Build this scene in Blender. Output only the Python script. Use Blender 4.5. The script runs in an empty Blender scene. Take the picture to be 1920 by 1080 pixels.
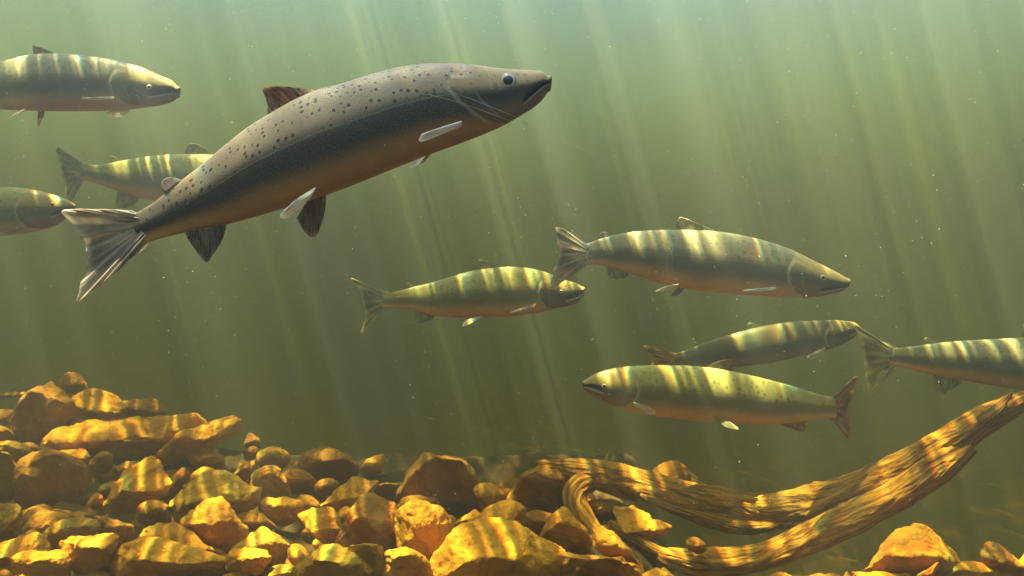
import bpy, bmesh, math, random
import numpy as np
from mathutils import Vector

# ------------------------------------------------------------------ camera, world, sun, exposure
scene = bpy.context.scene
C = scene.collection
F = 1536.0                      # focal length in pixels of the 1920 wide photograph

cam_d = bpy.data.cameras.new("camera")
cam = bpy.data.objects.new("camera", cam_d)
C.objects.link(cam)
cam_d.sensor_width = 36.0
cam_d.lens = 36.0 * F / 1920.0
cam_d.clip_start = 0.05
cam_d.clip_end = 300.0
cam.location = (0, 0, 0)
cam.rotation_euler = (math.pi / 2, 0, 0)
scene.camera = cam

SUN_P = Vector((0.27, 0.015, -0.96)).normalized()      # direction in which the sunlight travels
w = bpy.data.worlds.new("World")
scene.world = w
w.use_nodes = True
nt = w.node_tree
sky = nt.nodes.new("ShaderNodeTexSky")
sky.sky_type = 'NISHITA'
sky.sun_disc = False
sky.sun_elevation = math.asin(-SUN_P.z)
sky.sun_rotation = math.atan2(-SUN_P.x, -SUN_P.y)
bg = nt.nodes["Background"]
nt.links.new(sky.outputs[0], bg.inputs[0])
bg.inputs[1].default_value = 0.05

sl = bpy.data.lights.new("sun", 'SUN')
sl.energy = 5.0
sl.angle = math.radians(0.27)
sl.color = (1.0, 0.97, 0.92)
sun = bpy.data.objects.new("sun", sl)
C.objects.link(sun)
sun.rotation_euler = SUN_P.to_track_quat('-Z', 'Y').to_euler()

scene.view_settings.view_transform = 'Standard'
scene.view_settings.look = 'None'
scene.view_settings.gamma = 1.0
scene.view_settings.exposure = 1.92
scene.cycles.max_bounces = 6
scene.cycles.diffuse_bounces = 3
scene.cycles.volume_bounces = 1
scene.cycles.transparent_max_bounces = 12
scene.cycles.use_denoising = True

BASE, SOFT, LINE, BEAM = 0.10, 0.15, 12.5, 5.0  # strengths of the light pattern painted into the water surface
SURF_TINT = (0.84, 0.87, 1.35)
SURF_GLOW = (0.132, 0.228, 1.0)  # colour of the glow added to the surface sheet, mostly blue
SCAT, ABSO, ANISO = (0.048, 0.056, 0.073), (0.146, 0.156, 0.39), 0.74
SURF_Z = 2.6                    # water surface above the camera


def at(px, py, d):
    px = np.asarray(px, float); py = np.asarray(py, float); d = np.asarray(d, float) + 0 * px
    return np.stack([(px - 960.0) / F * d, d, -(py - 540.0) / F * d], -1)


# ------------------------------------------------------------------ numeric helpers
def _hash(ix, iy, iz, seed):
    h = (ix * 374761393 + iy * 668265263 + iz * 2147483647 + seed * 144665) & 0xFFFFFFFF
    h = ((h ^ (h >> 13)) * 1274126177) & 0xFFFFFFFF
    h = (h ^ (h >> 16)) & 0xFFFFFF
    return h / float(0xFFFFFF)


def vnoise(p, seed=0):
    """Smooth value noise in [-1,1] at points p (n,3)."""
    p = np.asarray(p, float)
    i = np.floor(p).astype(np.int64)
    f = p - i
    f = f * f * f * (f * (f * 6 - 15) + 10)
    r = 0
    for dx in (0, 1):
        for dy in (0, 1):
            for dz in (0, 1):
                wgt = (f[..., 0] if dx else 1 - f[..., 0]) * (f[..., 1] if dy else 1 - f[..., 1]) * (f[..., 2] if dz else 1 - f[..., 2])
                r = r + wgt * _hash(i[..., 0] + dx, i[..., 1] + dy, i[..., 2] + dz, seed)
    return r * 2 - 1


def fbm(p, octv=4, seed=0, gain=0.5, lac=2.03):
    p = np.asarray(p, float)
    a, r = 1.0, 0
    for o in range(octv):
        r = r + a * vnoise(p * lac ** o + o * 17.3, seed + o)
        a *= gain
    return r


def smooth(x, a, b):
    t = np.clip((x - a) / (b - a), 0, 1)
    return t * t * (3 - 2 * t)


def catmull(pts, n):
    """resample control rows to n rows with a Catmull-Rom spline, spaced by the first two columns' length"""
    P = np.asarray(pts, float)
    L = np.r_[0, np.cumsum(np.linalg.norm(np.diff(P[:, :2], axis=0), axis=1))]
    t = np.linspace(0, L[-1], n)
    return catmull_at(P, L, t), t / L[-1]


def catmull_at(P, L, t):
    k = np.clip(np.searchsorted(L, t, side='right') - 1, 0, len(L) - 2)
    h = (L[k + 1] - L[k])
    u = ((t - L[k]) / h)[:, None]
    m = np.zeros_like(P)
    m[1:-1] = (P[2:] - P[:-2]) / (L[2:] - L[:-2])[:, None]
    m[0] = (P[1] - P[0]) / (L[1] - L[0])
    m[-1] = (P[-1] - P[-2]) / (L[-1] - L[-2])
    h = h[:, None]
    return ((2 * u ** 3 - 3 * u ** 2 + 1) * P[k] + (u ** 3 - 2 * u ** 2 + u) * h * m[k]
            + (-2 * u ** 3 + 3 * u ** 2) * P[k + 1] + (u ** 3 - u ** 2) * h * m[k + 1])


def grid_faces(n, m, wrap=False):
    """faces of an n x m vertex grid (row major)"""
    i, j = np.meshgrid(np.arange(n - 1), np.arange(m if wrap else m - 1), indexing='ij')
    j2 = (j + 1) % m
    return np.stack([i * m + j, i * m + j2, (i + 1) * m + j2, (i + 1) * m + j], -1).reshape(-1, 4)


def mk(name, verts, faces, mat, parent=None, origin=None, uv=None, uv2=None, attr=None, attr2=None, smooth_shade=True):
    verts = np.asarray(verts, float)
    if origin is None:
        origin = np.zeros(3) if parent is None else np.array(parent['o'])
    else:
        origin = np.asarray(origin, float)
    me = bpy.data.meshes.new(name)
    fl = faces.tolist() if hasattr(faces, 'tolist') else faces
    me.from_pydata((verts - origin).tolist(), [], fl)
    me.materials.append(mat)
    li = None
    for nm, u in (("uv", uv), ("sv", uv2)):
        if u is not None:
            if li is None:
                li = np.zeros(len(me.loops), dtype=np.int32)
                me.loops.foreach_get("vertex_index", li)
            lay = me.uv_layers.new(name=nm)
            lay.data.foreach_set("uv", np.asarray(u, float)[li].ravel().astype(np.float32))
    for nm, a in (("feat", attr), ("feat2", attr2)):
        if a is not None:
            at_ = me.attributes.new(nm, 'FLOAT_COLOR', 'POINT')
            aa = np.ones((len(verts), 4), np.float32)
            aa[:, :3] = a
            at_.data.foreach_set("color", aa.ravel())
    if smooth_shade:
        me.polygons.foreach_set("use_smooth", np.ones(len(me.polygons), bool))
    me.update()
    o = bpy.data.objects.new(name, me)
    C.objects.link(o)
    if parent is not None:
        o.parent = parent
    else:
        o.location = origin
    return o


def thing(name, label, cat, loc, group=None):
    o = bpy.data.objects.new(name, None)
    C.objects.link(o)
    o.empty_display_size = 0.05
    o.location = loc
    o['o'] = list(map(float, loc))
    o['label'] = label
    o['category'] = cat
    if group:
        o['group'] = group
    return o


def tag(o, label, cat, group=None):
    o['label'] = label
    o['category'] = cat
    if group:
        o['group'] = group
    return o


# ------------------------------------------------------------------ node helpers
class NB:
    def __init__(s, name):
        s.m = bpy.data.materials.new(name)
        s.m.use_nodes = True
        s.t = s.m.node_tree
        s.t.nodes.clear()
        s.out = s.t.nodes.new("ShaderNodeOutputMaterial")

    def n(s, typ, **kw):
        nd = s.t.nodes.new("ShaderNode" + typ)
        for k, v in kw.items():
            setattr(nd, k, v)
        return nd

    def l(s, a, b):
        s.t.links.new(a, b)

    def put(s, sock, v):
        if hasattr(v, 'is_output') or hasattr(v, 'links'):
            s.l(v, sock)
        else:
            sock.default_value = v

    def math(s, op, a, b=None, c=None, clamp=False):
        nd = s.n("Math", operation=op)
        nd.use_clamp = clamp
        s.put(nd.inputs[0], a)
        if b is not None:
            s.put(nd.inputs[1], b)
        if c is not None:
            s.put(nd.inputs[2], c)
        return nd.outputs[0]

    def comb(s, x, y, z=0.0):
        nd = s.n("CombineXYZ")
        for i, v in enumerate((x, y, z)):
            s.put(nd.inputs[i], v)
        return nd.outputs[0]

    def sep(s, v):
        nd = s.n("SeparateXYZ")
        s.l(v, nd.inputs[0])
        return nd.outputs

    def noise(s, vec, scale, detail=2.0, rough=0.5, dist=0.0, dim='3D'):
        nd = s.n("TexNoise", noise_dimensions=dim)
        s.l(vec, nd.inputs['Vector'])
        nd.inputs['Scale'].default_value = scale
        nd.inputs['Detail'].default_value = detail
        nd.inputs['Roughness'].default_value = rough
        nd.inputs['Distortion'].default_value = dist
        return nd.outputs[0]

    def voro(s, vec, scale, feature='F1', dim='3D', rnd=1.0):
        nd = s.n("TexVoronoi", voronoi_dimensions=dim, feature=feature)
        s.l(vec, nd.inputs['Vector'])
        nd.inputs['Scale'].default_value = scale
        nd.inputs['Randomness'].default_value = rnd
        return nd

    def mr(s, v, a, b, c=0.0, d=1.0, interp='SMOOTHSTEP'):
        nd = s.n("MapRange", interpolation_type=interp)
        s.put(nd.inputs['Value'], v)
        s.put(nd.inputs['From Min'], a); s.put(nd.inputs['From Max'], b)
        s.put(nd.inputs['To Min'], c); s.put(nd.inputs['To Max'], d)
        return nd.outputs[0]

    def mix(s, f, a, b, typ='MIX'):
        nd = s.n("Mix", data_type='RGBA', blend_type=typ)
        s.put(nd.inputs[0], f)
        for k, v in ((6, a), (7, b)):
            if isinstance(v, tuple):
                v = (*v, 1.0) if len(v) == 3 else v
            s.put(nd.inputs[k], v)
        return nd.outputs[2]

    def bump(s, h, strength, dist, normal=None):
        nd = s.n("Bump")
        nd.inputs['Strength'].default_value = strength
        nd.inputs['Distance'].default_value = dist
        s.l(h, nd.inputs['Height'])
        if normal is not None:
            s.l(normal, nd.inputs['Normal'])
        return nd.outputs[0]

    def bsdf(s, color, rough=0.6, spec=0.3, normal=None, metal=0.0):
        nd = s.n("BsdfPrincipled")
        if isinstance(color, tuple):
            color = (*color, 1.0)
        s.put(nd.inputs['Base Color'], color)
        s.put(nd.inputs['Roughness'], rough)
        s.put(nd.inputs['Specular IOR Level'], spec)
        s.put(nd.inputs['Metallic'], metal)
        if normal is not None:
            s.l(normal, nd.inputs['Normal'])
        return nd.outputs[0]

    def done(s, sh):
        s.l(sh, s.out.inputs[0])
        return s.m


# ------------------------------------------------------------------ materials
def mat_surface():
    """water surface: flat sheet with light bands and colour fringes painted into its transparency"""
    b = NB("light_banded_water_surface")
    pos = b.n("NewGeometry").outputs['Position']
    x, y, z = b.sep(pos)
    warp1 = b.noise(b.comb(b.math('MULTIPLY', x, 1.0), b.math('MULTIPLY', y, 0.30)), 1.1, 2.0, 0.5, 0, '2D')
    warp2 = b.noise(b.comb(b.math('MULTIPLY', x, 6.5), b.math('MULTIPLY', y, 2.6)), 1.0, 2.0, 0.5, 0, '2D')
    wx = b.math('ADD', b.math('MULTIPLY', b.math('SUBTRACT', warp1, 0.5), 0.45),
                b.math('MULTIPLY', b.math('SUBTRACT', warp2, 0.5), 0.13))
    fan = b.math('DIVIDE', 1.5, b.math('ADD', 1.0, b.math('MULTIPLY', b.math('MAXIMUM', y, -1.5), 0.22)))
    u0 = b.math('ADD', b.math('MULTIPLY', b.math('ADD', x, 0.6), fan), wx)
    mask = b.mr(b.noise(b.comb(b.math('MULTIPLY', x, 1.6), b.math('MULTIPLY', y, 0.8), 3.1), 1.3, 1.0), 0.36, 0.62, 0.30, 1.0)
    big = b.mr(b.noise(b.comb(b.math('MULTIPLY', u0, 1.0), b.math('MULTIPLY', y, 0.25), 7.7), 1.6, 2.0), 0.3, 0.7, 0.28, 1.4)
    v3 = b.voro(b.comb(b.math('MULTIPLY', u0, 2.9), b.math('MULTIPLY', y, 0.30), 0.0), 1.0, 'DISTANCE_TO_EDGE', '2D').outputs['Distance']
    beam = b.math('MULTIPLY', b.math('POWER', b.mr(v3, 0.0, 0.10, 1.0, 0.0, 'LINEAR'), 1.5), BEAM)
    side = b.mr(x, -3.0, 2.5, 0.75, 1.3, 'LINEAR')  # painted light made stronger towards the right
    near = b.mr(y, 1.0, 1.6, 0.0, 1.0)          # painted bands thinned near the camera so the front salmon is evenly lit
    near_fill = b.math('MULTIPLY', b.math('SUBTRACT', 1.0, near), 0.75)  # even light added in place of the thinned bands
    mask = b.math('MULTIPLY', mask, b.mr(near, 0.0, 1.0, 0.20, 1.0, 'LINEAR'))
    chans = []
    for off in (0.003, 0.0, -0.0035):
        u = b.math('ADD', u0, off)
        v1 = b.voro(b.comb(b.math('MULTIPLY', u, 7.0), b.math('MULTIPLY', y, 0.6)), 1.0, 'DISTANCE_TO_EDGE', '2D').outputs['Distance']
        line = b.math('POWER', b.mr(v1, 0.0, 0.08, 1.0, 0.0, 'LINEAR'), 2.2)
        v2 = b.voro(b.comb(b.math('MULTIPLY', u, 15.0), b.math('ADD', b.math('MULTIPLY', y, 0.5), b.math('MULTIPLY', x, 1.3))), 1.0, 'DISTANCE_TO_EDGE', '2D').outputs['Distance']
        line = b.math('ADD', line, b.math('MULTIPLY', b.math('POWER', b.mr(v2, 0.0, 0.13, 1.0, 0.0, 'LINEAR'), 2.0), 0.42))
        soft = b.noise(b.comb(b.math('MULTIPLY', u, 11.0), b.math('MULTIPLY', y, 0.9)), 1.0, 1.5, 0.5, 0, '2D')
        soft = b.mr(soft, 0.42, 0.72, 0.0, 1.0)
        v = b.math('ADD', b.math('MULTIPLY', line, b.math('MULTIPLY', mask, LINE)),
                   b.math('ADD', b.math('ADD', near_fill, BASE), b.math('ADD', b.math('MULTIPLY', soft, SOFT), b.math('MULTIPLY', beam, b.mr(near, 0.0, 1.0, 0.15, 1.0, 'LINEAR')))))
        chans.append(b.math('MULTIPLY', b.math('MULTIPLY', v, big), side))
    col = b.n("CombineColor")
    # beyond the critical angle the underside of the surface lets nothing through
    geo = b.n("NewGeometry")
    dot = b.n("VectorMath", operation='DOT_PRODUCT')
    b.l(geo.outputs['Normal'], dot.inputs[0]); b.l(geo.outputs['Incoming'], dot.inputs[1])
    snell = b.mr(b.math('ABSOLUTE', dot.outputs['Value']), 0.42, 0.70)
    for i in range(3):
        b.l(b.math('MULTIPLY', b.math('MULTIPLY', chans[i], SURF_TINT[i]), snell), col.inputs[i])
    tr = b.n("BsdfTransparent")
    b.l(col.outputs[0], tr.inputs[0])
    # added downward glow of the sheet, brightening the upper water
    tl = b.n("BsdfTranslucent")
    tl.inputs[0].default_value = (*SURF_GLOW, 1)
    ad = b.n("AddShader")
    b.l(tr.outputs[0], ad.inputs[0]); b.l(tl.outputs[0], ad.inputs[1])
    return b.done(ad.outputs[0])




def mat_water():
    b = NB("silty_water")
    v = b.n("VolumePrincipled")
    v.inputs['Color'].default_value = (*SCAT, 1)
    v.inputs['Absorption Color'].default_value = (*[(1 - a / (1 - c)) ** 2 for a, c in zip(ABSO, SCAT)], 1)
    v.inputs['Density'].default_value = 1.0
    v.inputs['Anisotropy'].default_value = ANISO
    b.l(v.outputs[0], b.out.inputs[1])
    b.m.cycles.homogeneous_volume = True
    return b.m


def mat_fish(name, back, flank, belly, spot=1.0, scale_amt=1.0, gill=(0.42, 0.38, 0.28), cell=52.0, scl=260.0, spec=0.25):
    b = NB(name)
    uvn = b.n("UVMap", uv_map="uv").outputs[0]
    sv = b.sep(b.n("UVMap", uv_map="sv").outputs[0])
    s_, v_ = sv[0], sv[1]
    ft = b.n("Attribute", attribute_name="feat")
    fr = b.n("SeparateColor"); b.l(ft.outputs['Color'], fr.inputs[0])
    groove, mouth, head = fr.outputs[0], fr.outputs[1], fr.outputs[2]
    pos = b.n("TexCoord").outputs['Object']
    n1 = b.noise(pos, 9.0, 4.0, 0.6)
    n2 = b.noise(pos, 45.0, 3.0, 0.6)
    vv = b.math('ADD', v_, b.math('MULTIPLY', b.math('SUBTRACT', n1, 0.5), 0.4))
    c = b.mix(b.mr(vv, 0.02, 0.40), flank, back)  # countershading, deepened to paint a sunlit back over a shaded flank
    c = b.mix(b.mr(vv, -0.25, -0.85), c, belly)  # orange belly, brightened to carry warm light off the bed
    c = b.mix(b.math('MULTIPLY', n2, 0.5), c, (0.05, 0.045, 0.03))
    # scales: staggered rows
    ux, uy, _ = b.sep(uvn)
    vo = b.voro(b.comb(b.math('MULTIPLY', b.math('ADD', ux, b.math('MULTIPLY', n1, 0.01)), scl), b.math('MULTIPLY', b.math('ADD', uy, b.math('MULTIPLY', n2, 0.0015)), scl * 1.15)), 1.0, 'F1', '2D', 0.6)
    body = b.math('SUBTRACT', 1.0, head)
    sc = b.math('MULTIPLY', b.mr(vo.outputs['Distance'], 0.05, 0.55, 1.0, 0.0), body)
    c = b.mix(b.math('MULTIPLY', b.math('MULTIPLY', sc, b.mr(n1, 0.35, 0.65, 0.3, 1.0)), 0.20 * scale_amt), c, b.mix(0.5, c, (0.75, 0.68, 0.5)))
    # spots
    spv = b.voro(b.comb(b.math('MULTIPLY', ux, cell), b.math('MULTIPLY', uy, cell)), 1.0, 'F1', '2D', 1.0)
    wob = b.math('MULTIPLY', b.math('SUBTRACT', b.noise(uvn, 160.0, 2.0), 0.5), 0.16)
    dd = b.math('ADD', spv.outputs['Distance'], wob)
    spr = b.n("SeparateColor"); b.l(spv.outputs['Color'], spr.inputs[0])
    size = b.mr(spr.outputs[0], 0.25, 1.0, -0.05, 0.21, 'LINEAR')
    sm = b.math('LESS_THAN', dd, size)
    smf = b.mr(b.math('SUBTRACT', dd, size), 0.0, 0.12, 1.0, 0.0)
    upper = b.mr(v_, -0.15, 0.15)
    spots = b.math('MULTIPLY', b.math('MULTIPLY', smf, upper), 0.85 * spot)
    c = b.mix(spots, c, (0.018, 0.016, 0.014))
    # head plates a little warmer and mottled
    c = b.mix(b.math('MULTIPLY', head, b.mr(v_, -0.05, -0.5, 0.0, 0.75)), c, (0.13, 0.09, 0.06))
    hm = b.math('MULTIPLY', head, b.mr(b.noise(pos, 22.0, 3.0), 0.4, 0.7))
    c = b.mix(b.math('MULTIPLY', head, b.mr(v_, 0.05, 0.4, 0.0, 0.6)), c, (0.36, 0.25, 0.10))
    c = b.mix(b.math('MULTIPLY', hm, 0.5), c, b.mix(b.mr(v_, -0.2, 0.5), (0.05, 0.045, 0.035), (0.50, 0.36, 0.13)))
    ll = b.math('MULTIPLY', b.mr(b.math('ABSOLUTE', b.math('SUBTRACT', v_, 0.08)), 0.0, 0.022, 1.0, 0.0), body)
    c = b.mix(b.math('MULTIPLY', ll, 0.35), c, (0.30, 0.27, 0.20))
    c = b.mix(b.math('MULTIPLY', groove, 0.75), c, gill)
    c = b.mix(mouth, c, (0.012, 0.010, 0.010))
    ft2 = b.n("Attribute", attribute_name="feat2")
    fr2 = b.n("SeparateColor"); b.l(ft2.outputs['Color'], fr2.inputs[0])
    c = b.mix(b.math('MULTIPLY', fr2.outputs[0], 0.7), c, (0.40, 0.37, 0.32))
    h = b.math('ADD', b.math('MULTIPLY', sc, 0.6), b.math('MULTIPLY', n2, 0.6))
    nrm = b.bump(h, 0.22, 0.0015)
    rough = b.mr(n2, 0.3, 0.7, 0.34, 0.55)
    return b.done(b.bsdf(c, rough, spec, nrm, 0.0))


def mat_fin(name, dark, light, rays=34.0, trans=0.5, clear=0.22):
    b = NB(name)
    ux, uy, _ = b.sep(b.n("UVMap", uv_map="uv").outputs[0])
    wv = b.noise(b.comb(b.math('MULTIPLY', ux, 6.0), b.math('MULTIPLY', uy, 3.0)), 1.0, 2.0)
    ph = b.math('MULTIPLY', b.math('ADD', ux, b.math('MULTIPLY', wv, 0.04)), rays * 6.2832)
    ray = b.mr(b.math('SINE', ph), -0.6, 1.0)
    patch = b.noise(b.comb(b.math('MULTIPLY', ux, 9.0), b.math('MULTIPLY', uy, 2.0), 2.0), 1.0, 3.0)
    c = b.mix(b.mr(patch, 0.35, 0.65), dark, light)
    c = b.mix(b.math('MULTIPLY', ray, 0.22), c, tuple(min(1, v * 1.9) for v in light))
    c = b.mix(b.mr(uy, 0.86, 1.0, 0.0, 0.6), c, tuple(min(1, v * 1.7) for v in light))
    c = b.mix(b.mr(ux, 0.05, 0.0, 0.0, 0.8), c, tuple(min(1, v * 2.2) for v in light))
    nrm = b.bump(ray, 0.5, 0.002)
    p = b.bsdf(c, 0.5, 0.4, nrm)
    tl = b.n("BsdfTranslucent"); b.l(c, tl.inputs[0])
    mx = b.n("MixShader"); mx.inputs[0].default_value = trans
    b.l(p, mx.inputs[1]); b.l(tl.outputs[0], mx.inputs[2])
    tp = b.n("BsdfTransparent")
    m2 = b.n("MixShader")
    al = b.math('MULTIPLY', b.mr(uy, 0.1, 1.0, 0.0, clear), b.math('SUBTRACT', 1.0, ray))
    b.l(al, m2.inputs[0]); b.l(mx.outputs[0], m2.inputs[1]); b.l(tp.outputs[0], m2.inputs[2])
    return b.done(m2.outputs[0])


def mat_rock(name, c1, c2, c3):
    b = NB(name)
    oi = b.n("ObjectInfo")
    tc = b.n("TexCoord").outputs['Object']
    add = b.n("VectorMath", operation='ADD')
    b.l(tc, add.inputs[0])
    b.l(b.comb(b.math('MULTIPLY', oi.outputs['Random'], 37.0), b.math('MULTIPLY', oi.outputs['Random'], 11.0), 0.0), add.inputs[1])
    p = add.outputs[0]
    n1 = b.noise(p, 5.0, 5.0, 0.6, 0.6)
    n2 = b.noise(p, 26.0, 5.0, 0.65, 0.3)
    n3 = b.noise(p, 110.0, 4.0, 0.7)
    c = b.mix(b.mr(n1, 0.35, 0.62), c1, c2)
    c = b.mix(b.mr(n2, 0.45, 0.72, 0.0, 0.8), c, c3)
    c = b.mix(b.math('MULTIPLY', oi.outputs['Random'], 0.45), c, tuple(v * 0.6 for v in c2))
    c = b.mix(b.mr(n3, 0.55, 0.75, 0.0, 0.45), c, (0.07, 0.05, 0.02))
    crack = b.voro(p, 9.0, 'DISTANCE_TO_EDGE')
    dist = b.n("VectorMath", operation='ADD')
    b.l(p, dist.inputs[0])
    nn = b.n("TexNoise"); b.l(p, nn.inputs['Vector']); nn.inputs['Scale'].default_value = 12.0
    b.l(nn.outputs[1], dist.inputs[1])
    b.l(dist.outputs[0], crack.inputs['Vector'])
    cr = b.math('MULTIPLY', b.mr(crack.outputs['Distance'], 0.0, 0.02, 1.0, 0.0), b.mr(n1, 0.5, 0.6))
    c = b.mix(b.math('MULTIPLY', cr, 0.6), c, (0.05, 0.03, 0.01))
    h = b.math('ADD', b.math('MULTIPLY', n2, 1.0), b.math('MULTIPLY', n3, 0.45))
    h = b.math('SUBTRACT', h, b.math('MULTIPLY', cr, 0.5))
    nrm = b.bump(h, 0.85, 0.016)
    return b.done(b.bsdf(c, 0.75, 0.25, nrm))


def mat_wood():
    b = NB("waterlogged_wood")
    ux, uy, _ = b.sep(b.n("UVMap", uv_map="uv").outputs[0])   # x round the trunk, y along it in metres
    tc = b.n("TexCoord").outputs['Object']
    warp = b.noise(tc, 6.0, 3.0)
    xx = b.math('ADD', ux, b.math('MULTIPLY', warp, 0.22))
    g = b.noise(b.comb(b.math('MULTIPLY', xx, 20.0), b.math('MULTIPLY', uy, 7.0)), 1.0, 7.0, 0.68, 0.5, '2D')
    g2 = b.noise(b.comb(b.math('MULTIPLY', xx, 90.0), b.math('MULTIPLY', uy, 9.0)), 1.0, 4.0, 0.6, 0, '2D')
    c = b.mix(b.mr(g, 0.33, 0.62), (0.08, 0.032, 0.003), (0.40, 0.180, 0.010))
    c = b.mix(b.mr(g2, 0.5, 0.75, 0.0, 0.6), c, (0.56, 0.29, 0.022))
    c = b.mix(b.mr(b.noise(tc, 14.0, 4.0), 0.5, 0.75, 0.0, 0.5), c, (0.16, 0.13, 0.05))
    h = b.math('ADD', b.math('ADD', g, b.math('MULTIPLY', g2, 0.35)), b.math('MULTIPLY', b.noise(tc, 45.0, 5.0, 0.7), 0.6))
    nrm = b.bump(h, 0.9, 0.012)
    return b.done(b.bsdf(c, 0.8, 0.2, nrm))


def mat_plain(name, col, rough=0.6, spec=0.3):
    b = NB(name)
    pos = b.n("TexCoord").outputs['Object']
    c = b.mix(b.math('MULTIPLY', b.noise(pos, 60.0, 3.0), 0.5), col, tuple(v * 0.6 for v in col))
    return b.done(b.bsdf(c, rough, spec))


def mat_eye():
    b = NB("fish_iris")
    ux, uy, _ = b.sep(b.n("UVMap", uv_map="uv").outputs[0])   # x = distance from the centre
    c = b.mix(b.mr(ux, 0.50, 0.60), (0.22, 0.20, 0.15), (0.50, 0.46, 0.35))
    c = b.mix(b.mr(ux, 0.78, 0.95), c, (0.22, 0.20, 0.14))
    return b.done(b.bsdf(c, 0.25, 0.6))


M = {}
M['surface'] = mat_surface()
M['water'] = mat_water()
M['salmon_dark'] = mat_fish("dark_salmon_skin", (0.38, 0.29, 0.19), (0.014, 0.009, 0.005), (0.62, 0.29, 0.045), 1.0, 1.0, cell=125.0, scl=420.0, spec=0.3)
M['salmon_grey'] = mat_fish("grey_salmon_skin", (0.34, 0.32, 0.20), (0.095, 0.095, 0.062), (0.68, 0.36, 0.15), 0.45, 0.8)
M['salmon_olive'] = mat_fish("olive_salmon_skin", (0.40, 0.37, 0.12), (0.135, 0.13, 0.055), (0.70, 0.38, 0.14), 0.6, 0.8)
M['salmon_dim'] = mat_fish("dim_salmon_skin", (0.10, 0.09, 0.045), (0.045, 0.04, 0.022), (0.30, 0.15, 0.05), 0.3, 0.6)
M['fin_brown'] = mat_fin("brown_fin_membrane", (0.055, 0.038, 0.028), (0.24, 0.17, 0.12), 15.0)
M['fin_tail'] = mat_fin("tail_fin_membrane", (0.17, 0.14, 0.115), (0.46, 0.39, 0.31), 17.0)
M['fin_orange'] = mat_fin("orange_fin_membrane", (0.07, 0.035, 0.015), (0.42, 0.20, 0.07), 12.0)
M['fin_pale'] = mat_fin("pale_fin_membrane", (0.46, 0.42, 0.34), (0.70, 0.66, 0.58), 9.0, 0.4, 0.10)
M['fin_olive'] = mat_fin("olive_fin_membrane", (0.15, 0.14, 0.075), (0.42, 0.38, 0.20), 14.0)
M['rock_amber'] = mat_rock("amber_stained_rock", (0.44, 0.180, 0.004), (0.60, 0.270, 0.006), (0.19, 0.080, 0.003))
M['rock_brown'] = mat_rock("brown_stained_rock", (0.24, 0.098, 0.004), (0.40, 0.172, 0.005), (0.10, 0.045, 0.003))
M['rock_green'] = mat_rock("algae_stained_rock", (0.27, 0.155, 0.005), (0.46, 0.235, 0.007), (0.09, 0.065, 0.004))
M['wood'] = mat_wood()
M['eye'] = mat_eye()
M['pupil'] = mat_plain("black_pupil", (0.006, 0.008, 0.012), 0.12, 0.7)
M['line'] = mat_plain("pale_line", (0.75, 0.72, 0.6), 0.4)
M['speck'] = mat_plain("pale_speck", (0.9, 0.9, 0.85), 0.6)
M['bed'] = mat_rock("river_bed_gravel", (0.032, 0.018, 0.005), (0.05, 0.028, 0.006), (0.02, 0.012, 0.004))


# ------------------------------------------------------------------ setting: bed, surface, water
def bed_z(x, d):
    """height of the river bed at world x and depth d"""
    z = -0.75 - 0.02 * (d - 2)
    far = smooth(d, 3.7, 6.0) * 1.7
    px = 960 + x / d * F
    right = smooth(px, 1180, 1330) * smooth(d, 2.0, 3.0) * 0.9
    left_up = (1 - smooth(px, 200, 520)) * smooth(d, 2.8, 3.8) * 0.10
    return z - far - right + left_up


gx = np.r_[np.linspace(-22, -3.2, 22), np.linspace(-3.1, 3.1, 200), np.linspace(3.2, 22, 22)]
gy = np.r_[np.linspace(-6, 1.0, 16), np.linspace(1.05, 5.0, 140), np.linspace(5.2, 34, 34)]
X, Y = np.meshgrid(gx, gy, indexing='ij')
Z = bed_z(X, np.maximum(Y, 1.2))
P3 = np.stack([X, Y, np.zeros_like(X)], -1).reshape(-1, 3)
Z = Z.ravel() + 0.022 * fbm(P3 * 9, 4, 5) + 0.03 * np.abs(fbm(P3 * 4, 2, 9))
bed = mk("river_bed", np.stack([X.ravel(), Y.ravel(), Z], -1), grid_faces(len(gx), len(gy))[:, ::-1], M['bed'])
bed['kind'] = 'structure'

sx = np.array([-14.0, 14.0]); sy = np.array([-8.0, 22.0])
surf = mk("water_surface", np.array([[-22, -10, SURF_Z], [22, -10, SURF_Z], [22, 34, SURF_Z], [-22, 34, SURF_Z]], float), [[0, 1, 2, 3]], M['surface'])  # unseen flat sheet; its painted pattern shapes the sunlight below
surf['kind'] = 'structure'


def box(name, lo, hi, mat):
    x0, y0, z0 = lo; x1, y1, z1 = hi
    v = [(x0, y0, z0), (x1, y0, z0), (x1, y1, z0), (x0, y1, z0), (x0, y0, z1), (x1, y0, z1), (x1, y1, z1), (x0, y1, z1)]
    f = [(0, 3, 2, 1), (4, 5, 6, 7), (0, 1, 5, 4), (1, 2, 6, 5), (2, 3, 7, 6), (3, 0, 4, 7)]
    return mk(name, v, f, mat, smooth_shade=False)


hz = box("haze", (-23, -11, -3.2), (23, 35, SURF_Z + 0.1), M['water'])
hz['kind'] = 'stuff'


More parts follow.
